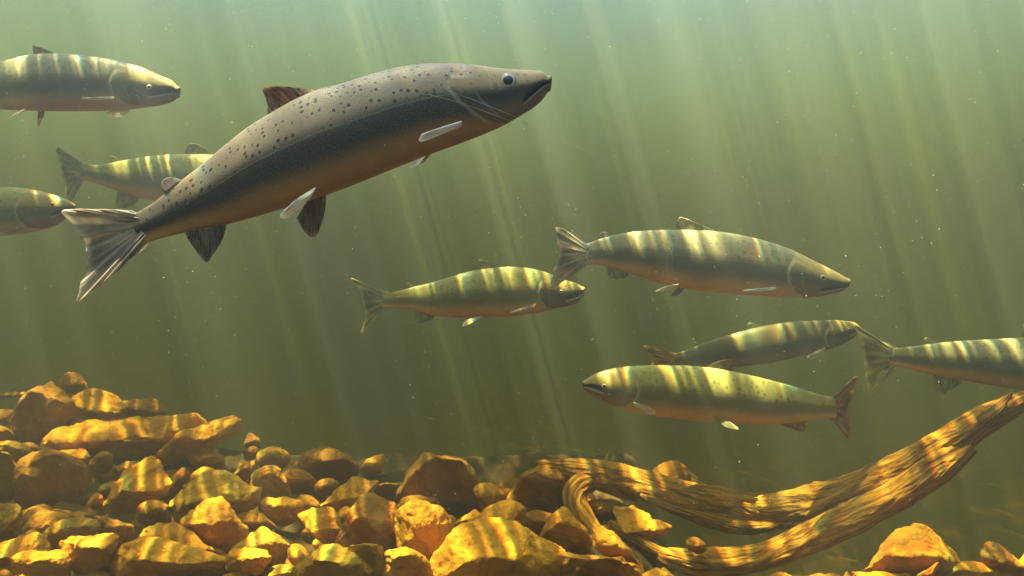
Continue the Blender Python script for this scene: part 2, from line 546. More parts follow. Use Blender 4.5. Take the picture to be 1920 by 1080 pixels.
# ------------------------------------------------------------------ fish
def fin(name, root, base, tip, mat, nr=14, nc=34, thick=0.0018, ragged=0.0, wave=0.0, seed=1, mirror=None):
    """a fin grown from base points to tip points, each (px, py, depth), listed from the leading to the trailing edge"""
    def res(p, n):
        p = np.asarray(p, float)
        L = np.r_[0, np.cumsum(np.linalg.norm(np.diff(p[:, :2], axis=0), axis=1) + 1e-6)]
        if len(p) < 3:
            t = np.linspace(0, L[-1], n)
            return np.stack([np.interp(t, L, p[:, k]) for k in range(p.shape[1])], -1)
        return catmull_at(p, L, np.linspace(0, L[-1], n))
    B = res(base, nc); T = res(tip, nc)
    u = np.linspace(0, 1, nc)
    rows = np.linspace(0, 1, nr)
    rag = 1 - ragged * (0.5 + 0.5 * vnoise(np.stack([u * 13, u * 0, u * 0], -1), seed)) * np.sin(np.pi * u) ** 0.5 \
            - ragged * 0.6 * np.abs(np.sin(u * 47 + seed)) ** 3
    g = np.zeros((nr, nc, 3))
    for i, r in enumerate(rows):
        rr = (r * rag)[:, None]
        q = B * (1 - rr) + T * rr
        g[i] = at(q[:, 0], q[:, 1], q[:, 2])
    if wave:
        g[..., 1] += wave * rows[:, None] * np.sin(u * 9 + seed)[None, :] + 0.25 * wave * rows[:, None] * np.sin(u * 60)[None, :]
    du = np.gradient(g, axis=1); dr = np.gradient(g, axis=0)
    n = np.cross(du, dr)
    n /= np.linalg.norm(n, axis=-1, keepdims=True) + 1e-12
    t = thick * (1.2 - rows)[:, None] * np.minimum(1, 0.25 + 4 * np.minimum(u, 1 - u))[None, :]
    a = (g + n * t[..., None] / 2).reshape(-1, 3); c = (g - n * t[..., None] / 2).reshape(-1, 3)
    V = np.r_[a, c]
    f = grid_faces(nr, nc)
    k = nr * nc
    faces = f.tolist() + (f[:, ::-1] + k).tolist()
    edge = [(0, j) for j in range(nc)] + [(i, nc - 1) for i in range(1, nr)] + [(nr - 1, j) for j in range(nc - 2, -1, -1)] + [(i, 0) for i in range(nr - 2, 0, -1)]
    idx = [i * nc + j for i, j in edge]
    for p, q in zip(idx, idx[1:] + idx[:1]):
        faces.append([q, p, p + k, q + k])
    uu, vv = np.meshgrid(u, rows)
    uv = np.stack([uu.ravel(), vv.ravel()], -1)
    return mk(name, V, faces, mat, root, uv=np.r_[uv, uv])


def add_eye(root, centre, r, side):
    """shallow dome facing sideways with a pupil dome on it"""
    def dome(name, rad, h, mat, off, parent):
        nr, na = 8, 24
        vs, uvs = [], []
        for i in range(nr):
            q = (i / (nr - 1)) * math.pi / 2
            for j in range(na):
                a = 2 * math.pi * j / na
                vs.append((centre[0] + rad * math.sin(q) * math.cos(a), centre[1] + side * (off + h * math.cos(q)), centre[2] + rad * 0.95 * math.sin(q) * math.sin(a)))
                uvs.append((math.sin(q), j / na))
        return mk(name, vs, grid_faces(nr, na, True), mat, parent, origin=np.array(root['o']), uv=uvs)
    e = dome("eye", r, r * 0.34, M['eye'], 0.0, root)
    dome("pupil", r * 0.72, r * 0.34, M['pupil'], r * 0.09, e)
    return e


def fish(label, pairs, depth, mat, gill_s, eye, mouth, width=0.52, nseg=72, nring=150, yaw=0.0, eye_r=0.0075, gill_pts=None,
         group="salmon swimming together", wtab=None, snout_drop=0.0, name="salmon", jawpale=1.0):
    """pairs: (top x, top y, bottom x, bottom y) from the snout to the tail root; depth: metres to the fish; yaw: extra depth at the tail"""
    P, s = catmull(np.c_[(np.array(pairs, float)[:, 0] + np.array(pairs, float)[:, 2]) / 2,
                         (np.array(pairs, float)[:, 1] + np.array(pairs, float)[:, 3]) / 2, np.array(pairs, float)], nring)
    # finer rings at the head
    top, bot = P[:, 2:4], P[:, 4:6]
    cen = (top + bot) / 2
    half = (top - bot) / 2
    d = depth + yaw * s
    th = np.linspace(0, 2 * np.pi, nseg, endpoint=False)
    v = np.cos(th)[None, :] * np.ones((nring, 1))
    lat = np.sin(th)[None, :] * np.ones((nring, 1))
    lat = np.sign(lat) * np.abs(lat) ** 0.88
    S = s[:, None] * np.ones((1, nseg))
    hl = np.linalg.norm(half, axis=1)                      # px
    ws = np.array([0, .03, .08, .15, .22, .35, .55, .75, .88, 1.0]) if wtab is None else wtab[0]
    wv = np.array([.74, .66, .60, .58, .56, .55, .54, .47, .30, .06]) if wtab is None else wtab[1]
    wid = np.interp(s, ws, wv) * hl * (width / 0.52)
    # belly a bit fuller low down, back narrower
    full = 1.0 + 0.06 * (-v) * smooth(S, 0.15, 0.4)
    # gill cover
    if gill_pts is None:
        gill_pts = [(-1.0, -0.095), (-0.8, -0.035), (-0.4, -0.004), (0.0, 0.006), (0.3, 0.0), (0.55, -0.012), (1.0, -0.03)]
    gv = np.array([g[0] for g in gill_pts]); gs = gill_s + np.array([g[1] for g in gill_pts])
    sg = np.interp(v, gv, gs)
    ds = S - sg
    gmask = (1 - smooth(v, 0.45, 0.62))
    groove = np.exp(-(ds / 0.0054) ** 2) * gmask
    lift = smooth(ds, -0.07, -0.006) * (1 - smooth(ds, -0.004, 0.004)) * gmask
    lat = lat * (1 + 0.075 * lift - 0.10 * groove)
    # second line: cheek plate edge
    groove2 = np.exp(-((S - sg * 0.72 - 0.01) / 0.003) ** 2) * (1 - smooth(v, -0.05, 0.15)) * smooth(v, -0.8, -0.6)
    lat = lat * (1 - 0.03 * groove2)
    # mouth: line from (0, v0) to (s_m, v1); gap opens at the tip
    v0, v1, sm, gap = mouth
    tt = np.clip(S / sm, 0, 1)
    vm = v0 + (v1 - v0) * tt ** 1.3
    inside = 1 - smooth(S, sm * 0.86, sm)
    dv = v - vm
    pinch = np.exp(-(dv / (0.085 + 0.03 * (1 - tt))) ** 2) * inside
    lat = lat * (1 - 0.88 * pinch)
    openv = gap * (1 - tt) ** 0.8 * inside
    vv = v + np.sign(dv) * openv * np.exp(-np.abs(dv) / 0.9)
    lipm = (np.exp(-((dv - 0.17) / 0.06) ** 2) * 0.25 + np.exp(-((dv + 0.16) / 0.08) ** 2)) * inside * jawpale
    lipm = np.clip(lipm, 0, 1)
    latp = lat * wid[:, None] * full
    X2 = cen[:, None, 0] + vv * half[:, None, 0]
    Y2 = cen[:, None, 1] + vv * half[:, None, 1]
    # eye socket ring
    ring_xyz = at(X2, Y2, d[:, None] * np.ones((1, nseg)))
    ring_xyz[..., 1] += latp * (d[:, None] / F)
    # rounded nose caps: upper and lower jaw close separately
    caps, ncap = [], 7
    up = (v[0] >= vm[0])
    fwd3 = ring_xyz[0].mean(0) - ring_xyz[3].mean(0)
    fwd3 /= np.linalg.norm(fwd3)
    for k in range(ncap, 0, -1):
        q = k / ncap * math.pi / 2 * 0.97
        r = ring_xyz[0].copy()
        for msk, ext in ((up, 1.0), (~up, 0.85)):
            c0 = r[msk].mean(0)
            rad = np.linalg.norm(r[msk] - c0, axis=1).max()
            r[msk] = c0 + (r[msk] - c0) * math.cos(q) + fwd3 * rad * 0.75 * ext * math.sin(q)
        caps.append(r)
    allr = np.concatenate([np.array(caps), ring_xyz], 0)
    nR = allr.shape[0]
    V = allr.reshape(-1, 3)
    faces = grid_faces(nR, nseg, True).tolist()
    faces.append(list(range(nseg)))
    faces.append([(nR - 1) * nseg + j for j in range(nseg)][::-1])
    rep = lambda a: np.concatenate([np.repeat(a[:1], ncap, 0), a], 0).reshape(-1)
    # arc-length uv in metres
    lenm = s * np.sum(np.linalg.norm(np.diff(ring_xyz.mean(1), axis=0), axis=1))
    uvx = np.concatenate([-0.002 * np.arange(ncap, 0, -1), lenm])[:, None] * np.ones((1, nseg))
    dth = np.where(th > np.pi, 2 * np.pi - th, th)
    uvy = np.concatenate([np.repeat(hl[:1], ncap), hl])[:, None] * (d.mean() / F) * dth[None, :]
    headm = 1 - smooth(ds, -0.004, 0.004) * 1.0
    headm = np.where(v > 0.45, 1 - smooth(S, gill_s - 0.05, gill_s - 0.01), headm)
    feat = np.stack([rep(groove + 0.35 * groove2), rep(np.clip(pinch * 1.2, 0, 1)), rep(headm)], -1)
    feat2 = np.stack([rep(lipm), rep(lipm * 0), rep(lipm * 0)], -1)
    o = cen[nring // 2]
    loc = at(o[0], o[1], d[nring // 2])
    root = thing(name, label, "salmon", loc, group)
    mk("body", V, faces, mat, root, uv=np.stack([uvx.ravel(), uvy.ravel()], -1), uv2=np.stack([rep(S), rep(v)], -1), attr=feat, attr2=feat2)
    # eyes: find ring and angle nearest to the eye pixel
    dist = (X2 - eye[0]) ** 2 + (Y2 - eye[1]) ** 2
    half_n = nseg // 2
    for side in (-1, 1):
        sel = dist.copy()
        sel[latp * side <= 0] = 1e9
        i, j = np.unravel_index(np.argmin(sel), sel.shape)
        cpos = ring_xyz[i, j].copy()
        e3 = at(eye[0], eye[1], d[i]); cpos[0], cpos[2] = e3[0], e3[2]
        cpos[1] -= side * eye_r * 0.05
        add_eye(root, cpos, eye_r, side)
    root['hw'] = float(wid.max() * depth / F)
    return root


def z3(pts, d, dd=0.0):
    """append a depth to each pixel point"""
    return [(p[0], p[1], d + (p[2] if len(p) > 2 else dd)) for p in pts]


# --- the big salmon in front
D1 = 0.85
pairs1 = [(1026, 142, 1026, 173), (1017, 135, 1018, 185), (1001, 133, 1003, 199), (970, 131, 980, 214), (930, 128, 948, 233), (885, 122, 913, 249),
          (840, 120, 880, 262), (790, 121, 838, 277), (740, 129, 790, 295), (690, 142, 742, 314), (640, 158, 695, 333), (600, 168, 655, 349),
          (555, 187, 612, 365), (510, 212, 562, 381), (465, 240, 510, 397), (420, 275, 465, 410), (380, 308, 425, 421), (345, 335, 385, 429),
          (312, 361, 347, 436), (285, 382, 312, 444), (262, 396, 284, 452), (244, 405, 264, 460)]
big = fish("large dark brown salmon in front, nose up, the biggest and nearest fish", pairs1, D1, M['salmon_dark'], 0.185, (953, 158),
           (0.0, -0.60, 0.065, 0.07), nseg=128, nring=320, eye_r=0.0084, yaw=0.03, name="salmon", jawpale=0.5,
           gill_pts=[(-1.0, -0.075), (-0.85, -0.045), (-0.5, -0.012), (-0.1, 0.018), (0.25, 0.030), (0.5, 0.028), (1.0, 0.02)])
fin("dorsal_fin", big, z3([(590, 172), (560, 187), (530, 202), (505, 218)], D1 + .015), z3([(584, 166), (545, 162), (510, 162), (490, 163), (494, 178), (500, 196), (502, 214)], D1 + .015), M['fin_orange'], ragged=0.04, wave=0.004)
fin("adipose_fin", big, z3([(340, 338), (325, 350), (308, 363)], D1 + .025), z3([(328, 333), (314, 333), (304, 340), (303, 352), (306, 360)], D1 + .025), M['fin_tail'], thick=0.004)
fin("tail_fin", big, z3([(262, 402), (268, 418), (273, 434), (280, 449)], D1 + .03),
    z3([(250, 395), (180, 393), (107, 394), (120, 412), (131, 432), (147, 452), (151, 480), (152, 505), (146, 540), (143, 570), (200, 530), (276, 458)], D1 + .035), M['fin_tail'], nr=26, nc=90, ragged=0.05, wave=0.007, seed=4, thick=0.0035)
fin("anal_fin", big, z3([(424, 420), (400, 425), (372, 429), (350, 433)], D1 + .02), z3([(422, 426), (414, 455), (403, 476), (389, 493), (372, 478), (356, 456), (347, 436)], D1 + .02), M['fin_brown'], ragged=0.03, wave=0.003)
fin("pelvic_fin", big, z3([(610, 360), (595, 366), (578, 374)], D1 + .05), z3([(612, 370), (609, 398), (602, 425), (589, 447), (570, 434), (556, 408)], D1 + .06), M['fin_brown'], ragged=0.03)
fin("pelvic_fin", big, z3([(592, 352, -.035), (584, 366, -.045), (578, 374, -.03)], D1), z3([(586, 354, -.04), (550, 378, -.055), (524, 404, -.06), (524, 415, -.055), (540, 407, -.05), (574, 377, -.04)], D1), M['fin_pale'], nc=24, ragged=.07)
fin("pectoral_fin", big, z3([(866, 228, -.045), (864, 232, -.055), (860, 237, -.045)], D1), z3([(860, 228, -.05), (820, 241, -.075), (786, 254, -.09), (783, 267, -.085), (800, 263, -.07), (855, 239, -.05)], D1), M['fin_pale'], nc=24, thick=0.003, ragged=.07)
fin("pectoral_fin", big, z3([(812, 284, .02), (806, 288, .03), (799, 291, .02)], D1), z3([(802, 297, .03), (780, 304, .06), (768, 311, .07), (769, 318, .07), (782, 311, .05), (798, 303, .03)], D1), M['fin_pale'], nc=24, ragged=.07)

# --- upper left, cropped by the frame
D2 = 2.35
top2 = [(332, 162), (322, 152), (300, 142), (270, 128), (240, 119), (200, 110), (150, 104), (110, 101), (60, 103), (20, 112), (-30, 124), (-90, 143), (-140, 158), (-190, 168)]
bot2 = [(332, 183), (320, 190), (300, 196), (272, 201), (240, 205), (200, 207), (150, 208), (110, 208), (60, 207), (20, 206), (-30, 204), (-90, 200), (-140, 197), (-190, 197)]
f2 = fish("grey salmon at upper left, back half outside the frame, rainbow light bands over it", [(*a, *b_) for a, b_ in zip(top2, bot2)], D2, M['salmon_grey'], 0.215, (288, 168),
          (-0.05, -0.45, 0.10, 0.22), eye_r=0.008, nseg=80, nring=200)
fin("dorsal_fin", f2, z3([(108, 103), (85, 104), (64, 106)], D2), z3([(106, 101), (84, 91), (61, 84), (62, 95), (64, 104)], D2), M['fin_olive'], ragged=.05)
fin("pectoral_fin", f2, z3([(214, 181, -.045), (214, 186, -.05)], D2), z3([(212, 182, -.05), (180, 182, -.07), (148, 184, -.08), (175, 187, -.07), (210, 186, -.05)], D2), M['fin_pale'], nc=20, thick=.003, ragged=.07)
fin("pectoral_fin", f2, z3([(243, 205, .03), (225, 206, .03), (205, 206, .03)], D2), z3([(242, 208, .04), (235, 217, .06), (220, 220, .07), (203, 217, .06), (197, 210, .04)], D2), M['fin_pale'], nc=20, ragged=.07)
fin("pelvic_fin", f2, z3([(50, 203, -.03), (44, 207, -.04)], D2), z3([(48, 204, -.04), (30, 212, -.06), (14, 222, -.07), (26, 217, -.05), (44, 208, -.04)], D2), M['fin_pale'], nc=20, ragged=.07)
fin("pelvic_fin", f2, z3([(84, 206, .02), (70, 207, .03)], D2), z3([(84, 208, .03), (80, 228, .05), (71, 240, .06), (68, 236, .05), (74, 212, .03)], D2), M['fin_olive'], nc=20)
fin("tail_fin", f2, z3([(-182, 170), (-186, 183), (-182, 196)], D2), z3([(-184, 168), (-240, 130), (-238, 180), (-245, 235), (-186, 198)], D2), M['fin_olive'], ragged=.03)

# --- behind the big salmon
D3 = 3.1
xs = [592, 585, 570, 540, 500, 450, 400, 350, 300, 260, 220, 190, 165, 152]
t3 = [340, 332, 322, 310, 300, 293, 290, 289, 291, 296, 303, 309, 309, 308]
b3 = [352, 360, 370, 380, 387, 391, 391, 387, 379, 371, 358, 347, 339, 337]
f3 = fish("hazy olive salmon half hidden behind the back of the big dark salmon", [(x, a, x, c) for x, a, c in zip(xs, t3, b3)], D3, M['salmon_olive'], 0.20, (556, 335),
          (0.0, -0.4, 0.09, 0.05), nring=120)
fin("dorsal_fin", f3, z3([(396, 291), (370, 290), (346, 291)], D3), z3([(394, 290), (380, 275), (357, 268), (350, 277), (346, 288)], D3), M['fin_olive'])
fin("adipose_fin", f3, z3([(228, 303), (222, 304)], D3), z3([(224, 299), (210, 292), (208, 294), (220, 302)], D3), M['fin_olive'], nc=12)
fin("tail_fin", f3, z3([(156, 309), (153, 322), (156, 337)], D3), z3([(158, 306), (130, 290), (103, 274), (112, 312), (120, 345), (126, 385), (156, 342)], D3), M['fin_olive'], nc=50, ragged=.04)
fin("anal_fin", f3, z3([(262, 371), (240, 365), (222, 358)], D3), z3([(262, 374), (245, 388), (222, 392), (216, 372)], D3), M['fin_olive'])

# --- left edge, head only
D4 = 2.55
t4 = [(141, 384), (136, 380), (122, 373), (100, 365), (70, 357), (35, 352), (0, 352), (-50, 358), (-110, 369), (-170, 381), (-230, 392), (-270, 398)]
b4 = [(140, 391), (135, 397), (122, 410), (100, 424), (70, 433), (35, 439), (0, 442), (-50, 443), (-110, 439), (-170, 432), (-230, 425), (-270, 422)]
f4 = fish("olive salmon at the left edge with only its head and shoulders in view", [(*a, *c) for a, c in zip(t4, b4)], D4, M['salmon_olive'], 0.235, (106, 385),
          (-0.2, -0.35, 0.10, 0.03), nring=160)
fin("tail_fin", f4, z3([(-262, 398), (-266, 410), (-262, 422)], D4), z3([(-264, 396), (-310, 360), (-305, 408), (-312, 460), (-264, 424)], D4), M['fin_olive'])
fin("pectoral_fin", f4, z3([(46, 424, -.045), (44, 430, -.05)], D4), z3([(44, 425, -.05), (20, 431, -.07), (0, 440, -.08), (18, 437, -.07), (42, 431, -.05)], D4), M['fin_olive'], nc=20)

# --- centre, open mouth
D5 = 2.9
x5 = [(1091, 539, 1091, 557), (1083, 533, 1083, 566), (1066, 527, 1066, 573), (1045, 519, 1045, 578), (1020, 509, 1020, 584), (985, 502, 985, 590), (950, 500, 950, 594),
      (900, 505, 900, 596), (865, 513, 860, 596), (835, 522, 830, 594), (800, 532, 800, 589), (775, 538, 775, 581), (750, 545, 750, 577), (732, 549, 730, 577), (716, 550, 716, 577)]
f5 = fish("yellow olive salmon at the centre with its mouth open, crossed by yellow light bands", x5, D5, M['salmon_olive'], 0.215, (1051, 547),
          (-0.05, -0.45, 0.085, 0.30), nring=180, nseg=80, eye_r=0.0072)
fin("dorsal_fin", f5, z3([(937, 502), (910, 504), (886, 508)], D5), z3([(935, 500), (915, 491), (898, 486), (894, 494), (886, 506)], D5), M['fin_olive'], ragged=.05)
fin("adipose_fin", f5, z3([(778, 538), (770, 540)], D5), z3([(776, 535), (766, 529), (763, 532), (768, 539)], D5), M['fin_olive'], nc=12, thick=.004)
fin("tail_fin", f5, z3([(734, 551), (731, 562), (733, 574)], D5), z3([(726, 546), (692, 535), (657, 521), (672, 545), (681, 573), (682, 600), (676, 627), (700, 605), (724, 578)], D5), M['fin_olive'], nc=60, ragged=.03, wave=.004)
fin("anal_fin", f5, z3([(818, 591), (798, 587), (780, 582)], D5), z3([(817, 593), (800, 604), (778, 608), (776, 592)], D5), M['fin_olive'])
fin("pelvic_fin", f5, z3([(906, 593, -.03), (890, 594, -.04)], D5), z3([(900, 596, -.04), (882, 607, -.06), (865, 613, -.07), (870, 603, -.05), (888, 595, -.04)], D5), M['fin_pale'], nc=20, ragged=.07)
fin("pectoral_fin", f5, z3([(1004, 570, -.045), (1003, 575, -.05)], D5), z3([(1002, 571, -.05), (978, 578, -.07), (953, 587, -.08), (978, 583, -.07), (1001, 575, -.05)], D5), M['fin_pale'], nc=20, thick=.003, ragged=.07)

# --- centre right, nose slightly down
D6 = 2.3
x6 = [(1589, 522, 1588, 540), (1578, 516, 1575, 547), (1556, 504, 1550, 553), (1522, 487, 1515, 558), (1490, 471, 1482, 558), (1450, 456, 1444, 556), (1400, 443, 1396, 553), (1345, 434, 1342, 549),
      (1290, 431, 1288, 542), (1240, 431, 1240, 531), (1190, 434, 1190, 516), (1155, 440, 1155, 505), (1125, 448, 1125, 497), (1104, 456, 1104, 496), (1086, 458, 1086, 500)]
f6 = fish("grey salmon right of centre, nose slightly down, tail across another's open-mouthed head", x6, D6, M['salmon_grey'], 0.235, (1536, 521),
          (-0.45, -0.62, 0.115, 0.03), nring=200, nseg=88, eye_r=0.0085)
fin("dorsal_fin", f6, z3([(1338, 434), (1300, 433), (1264, 433)], D6), z3([(1336, 431), (1305, 417), (1276, 406), (1269, 416), (1262, 430)], D6), M['fin_olive'], ragged=.05)
fin("adipose_fin", f6, z3([(1143, 443), (1132, 448)], D6), z3([(1142, 438), (1134, 435), (1126, 437), (1126, 446)], D6), M['fin_tail'], nc=14, thick=.005)
fin("tail_fin", f6, z3([(1106, 460), (1102, 478), (1106, 493)], D6 - .01), z3([(1096, 455), (1070, 437), (1040, 424), (1043, 452), (1046, 478), (1036, 505), (1031, 541), (1062, 524), (1094, 503)], D6 - .01), M['fin_tail'], nc=70, nr=20, ragged=.05, wave=.006, seed=7, thick=.003)
fin("anal_fin", f6, z3([(1180, 513), (1160, 508), (1140, 501)], D6), z3([(1180, 516), (1165, 524), (1146, 524), (1138, 508)], D6), M['fin_olive'])
fin("pelvic_fin", f6, z3([(1274, 532, -.035), (1262, 535, -.045)], D6), z3([(1270, 534, -.045), (1248, 537, -.06), (1227, 547, -.07), (1245, 546, -.06), (1266, 537, -.045)], D6), M['fin_pale'], nc=20, ragged=.07)
fin("pelvic_fin", f6, z3([(1284, 540, .01), (1270, 540, .02)], D6), z3([(1282, 542, .02), (1272, 553, .04), (1258, 555, .05), (1264, 545, .03)], D6), M['fin_brown'], nc=20)
fin("pectoral_fin", f6, z3([(1455, 538, -.05), (1455, 543, -.055)], D6), z3([(1453, 539, -.055), (1422, 541, -.08), (1391, 545, -.09), (1422, 546, -.08), (1452, 543, -.055)], D6), M['fin_pale'], nc=20, thick=.003, ragged=.07)

# --- right, faint, above the left-facing one
D7 = 3.2
x7 = [(1613, 614, 1611, 621), (1605, 606, 1602, 631), (1590, 602, 1584, 643), (1560, 600, 1553, 655), (1525, 601, 1518, 664), (1490, 603, 1484, 672), (1450, 608, 1446, 680), (1410, 616, 1408, 685), (1370, 627, 1370, 689),
      (1335, 638, 1337, 689), (1305, 649, 1308, 687), (1280, 659, 1284, 684), (1262, 665, 1266, 684)]
f7 = fish("dim brown salmon at right swimming just above the left-facing salmon", x7, D7, M['salmon_dim'], 0.20, (1588, 617), (-0.1, -0.4, 0.07, 0.03), nring=140)
fin("dorsal_fin", f7, z3([(1428, 613), (1412, 617), (1400, 620)], D7), z3([(1424, 610), (1412, 606), (1403, 606), (1402, 616)], D7), M['fin_olive'])
fin("tail_fin", f7, z3([(1270, 664), (1266, 674), (1270, 684)], D7), z3([(1268, 662), (1236, 656), (1204, 647), (1214, 662), (1222, 675), (1218, 692), (1240, 690), (1270, 686)], D7), M['fin_orange'], ragged=.04, nc=50)
fin("pectoral_fin", f7, z3([(1546, 652, -.045), (1544, 660, -.05)], D7), z3([(1544, 653, -.05), (1530, 659, -.07), (1512, 670, -.08), (1522, 675, -.07), (1543, 661, -.05)], D7), M['fin_pale'], nc=20, ragged=.07)

# --- right, facing left
D8 = 2.5
x8 = [(1097, 714, 1098, 733), (1106, 707, 1107, 740), (1125, 698, 1124, 749), (1155, 690, 1150, 761), (1190, 686, 1184, 771), (1240, 685, 1232, 780), (1295, 686, 1288, 787), (1350, 692, 1344, 791), (1400, 702, 1394, 794), (1450, 714, 1444, 796),
      (1490, 725, 1484, 793), (1520, 734, 1516, 788), (1545, 742, 1542, 785), (1572, 746, 1568, 783)]
f8 = fish("olive salmon facing left, the only one that does, at lower right above the driftwood", x8, D8, M['salmon_olive'], 0.20, (1131, 722), (0.05, -0.30, 0.075, 0.14), nring=180, nseg=80, eye_r=0.008)
fin("dorsal_fin", f8, z3([(1320, 690), (1348, 693), (1374, 698)], D8), z3([(1324, 688), (1345, 678), (1368, 673), (1372, 680), (1374, 694)], D8), M['fin_brown'], ragged=.05)
fin("adipose_fin", f8, z3([(1500, 728), (1512, 732)], D8), z3([(1502, 726), (1512, 722), (1522, 724), (1514, 730)], D8), M['fin_olive'], nc=12, thick=.004)
fin("tail_fin", f8, z3([(1550, 746), (1556, 764), (1551, 782)], D8), z3([(1556, 745), (1582, 728), (1606, 704), (1602, 735), (1592, 765), (1597, 795), (1593, 825), (1578, 808), (1558, 786)], D8), M['fin_orange'], nc=60, ragged=.03, wave=.005)
fin("anal_fin", f8, z3([(1462, 793), (1486, 792), (1508, 788)], D8), z3([(1464, 796), (1490, 806), (1508, 811), (1510, 792)], D8), M['fin_orange'])
fin("pelvic_fin", f8, z3([(1334, 780, -.03), (1364, 783, -.035)], D8), z3([(1338, 786, -.035), (1362, 801, -.05), (1386, 806, -.06), (1382, 800, -.05), (1362, 790, -.035)], D8), M['fin_olive'], nc=20)
fin("pectoral_fin", f8, z3([(1188, 754, -.045), (1192, 762, -.05)], D8), z3([(1190, 755, -.05), (1212, 761, -.07), (1232, 775, -.08), (1220, 778, -.07), (1194, 763, -.05)], D8), M['fin_pale'], nc=20, ragged=.07)

# --- right edge, head outside the frame
D9 = 2.35
x9 = [(2190, 676, 2190, 694), (2180, 666, 2178, 706), (2150, 655, 2148, 720), (2110, 645, 2108, 730), (2060, 638, 2058, 737), (2000, 634, 1998, 738), (1950, 632, 1948, 734), (1900, 634, 1898, 729), (1840, 637, 1838, 719), (1790, 640, 1788, 710), (1750, 644, 1750, 702),
      (1715, 649, 1718, 695), (1688, 652, 1692, 688), (1664, 654, 1668, 683)]
f9 = fish("salmon at the right edge, tail and back in view, head outside the frame", x9, D9, M['salmon_grey'], 0.20, (2150, 680), (-0.2, -0.5, 0.09, 0.05), nring=180, nseg=80)
fin("dorsal_fin", f9, z3([(1990, 636), (1950, 636), (1914, 637)], D9), z3([(1988, 634), (1950, 618), (1922, 606), (1916, 620), (1912, 634)], D9), M['fin_olive'])
fin("adipose_fin", f9, z3([(1756, 643), (1744, 645)], D9), z3([(1752, 640), (1738, 633), (1733, 636), (1742, 643)], D9), M['fin_olive'], nc=12, thick=.004)
fin("tail_fin", f9, z3([(1690, 655), (1684, 668), (1690, 684)], D9), z3([(1680, 651), (1640, 632), (1600, 608), (1610, 640), (1618, 672), (1622, 706), (1634, 742), (1654, 720), (1678, 690)], D9), M['fin_olive'], nc=60, ragged=.03, wave=.005)
fin("anal_fin", f9, z3([(1802, 713), (1778, 709), (1752, 702)], D9), z3([(1804, 716), (1782, 733), (1756, 739), (1748, 712)], D9), M['fin_olive'])


# ------------------------------------------------------------------ rocks
def midsub(V, T):
    E = np.sort(np.r_[T[:, [0, 1]], T[:, [1, 2]], T[:, [2, 0]]], axis=1)
    U, inv = np.unique(E, axis=0, return_inverse=True)
    inv = inv.ravel()
    n = len(T)
    a, b_, c = inv[:n] + len(V), inv[n:2 * n] + len(V), inv[2 * n:] + len(V)
    NV = np.r_[V, (V[U[:, 0]] + V[U[:, 1]]) / 2]
    NT = np.r_[np.c_[T[:, 0], a, c], np.c_[a, T[:, 1], b_], np.c_[c, b_, T[:, 2]], np.c_[a, b_, c]]
    return NV, NT


def relax(V, T, it, lam=0.5):
    E = np.unique(np.sort(np.r_[T[:, [0, 1]], T[:, [1, 2]], T[:, [2, 0]]], axis=1), axis=0)
    deg = np.bincount(E.ravel(), minlength=len(V)).astype(float)[:, None]
    for k in range(it):
        for l in (lam, -0.8 * lam if it < 20 else 0.0):
            S_ = np.zeros_like(V)
            for ax in range(3):
                S_[:, ax] = np.bincount(E[:, 0], V[E[:, 1], ax], len(V)) + np.bincount(E[:, 1], V[E[:, 0], ax], len(V))
            V = V + l * (S_ / deg - V)
    return V


def normals(V, T):
    fn = np.cross(V[T[:, 1]] - V[T[:, 0]], V[T[:, 2]] - V[T[:, 0]])
    n = np.zeros_like(V)
    for k in range(3):
        for ax in range(3):
            n[:, ax] += np.bincount(T[:, k], fn[:, ax], len(V))
    return n / (np.linalg.norm(n, axis=1, keepdims=True) + 1e-12)


def rock_mesh(pts, rounding, seed, levels, rough=1.0):
    bm = bmesh.new()
    for p in pts:
        bm.verts.new(p)
    r = bmesh.ops.convex_hull(bm, input=bm.verts)
    for e in list(bm.verts):
        if not e.link_faces:
            bm.verts.remove(e)
    bmesh.ops.triangulate(bm, faces=bm.faces)
    bmesh.ops.recalc_face_normals(bm, faces=bm.faces)
    bm.verts.index_update()
    V = np.array([v.co[:] for v in bm.verts]); T = np.array([[v.index for v in f.verts] for f in bm.faces])
    bm.free()
    for _ in range(levels):
        # refine long triangles evenly
        V, T = midsub(V, T)
        V = relax(V, T, 1, 0.15)
    V = relax(V, T, rounding, 0.5)
    size = np.ptp(V, axis=0).mean()
    N = normals(V, T)
    q = V / size
    disp = 0.055 * fbm(q * 2.2, 3, seed) - 0.035 * np.abs(fbm(q * 4.5, 3, seed + 9)) + 0.008 * fbm(q * 16, 3, seed + 5)
    # flakes: stepped bedding
    step = np.floor((q @ np.array([0.35, 0.2, 0.9])) * 9 + 1.5 * vnoise(q * 3, seed + 3))
    disp += 0.008 * (_hash(step.astype(np.int64), 0 * step.astype(np.int64), 0 * step.astype(np.int64), seed) - 0.5)
    V = V + N * (disp * size * rough)[:, None]
    return V, T


def depth_of(yb):
    return 1.9 + max(0.0, 1085 - yb) * 0.0065


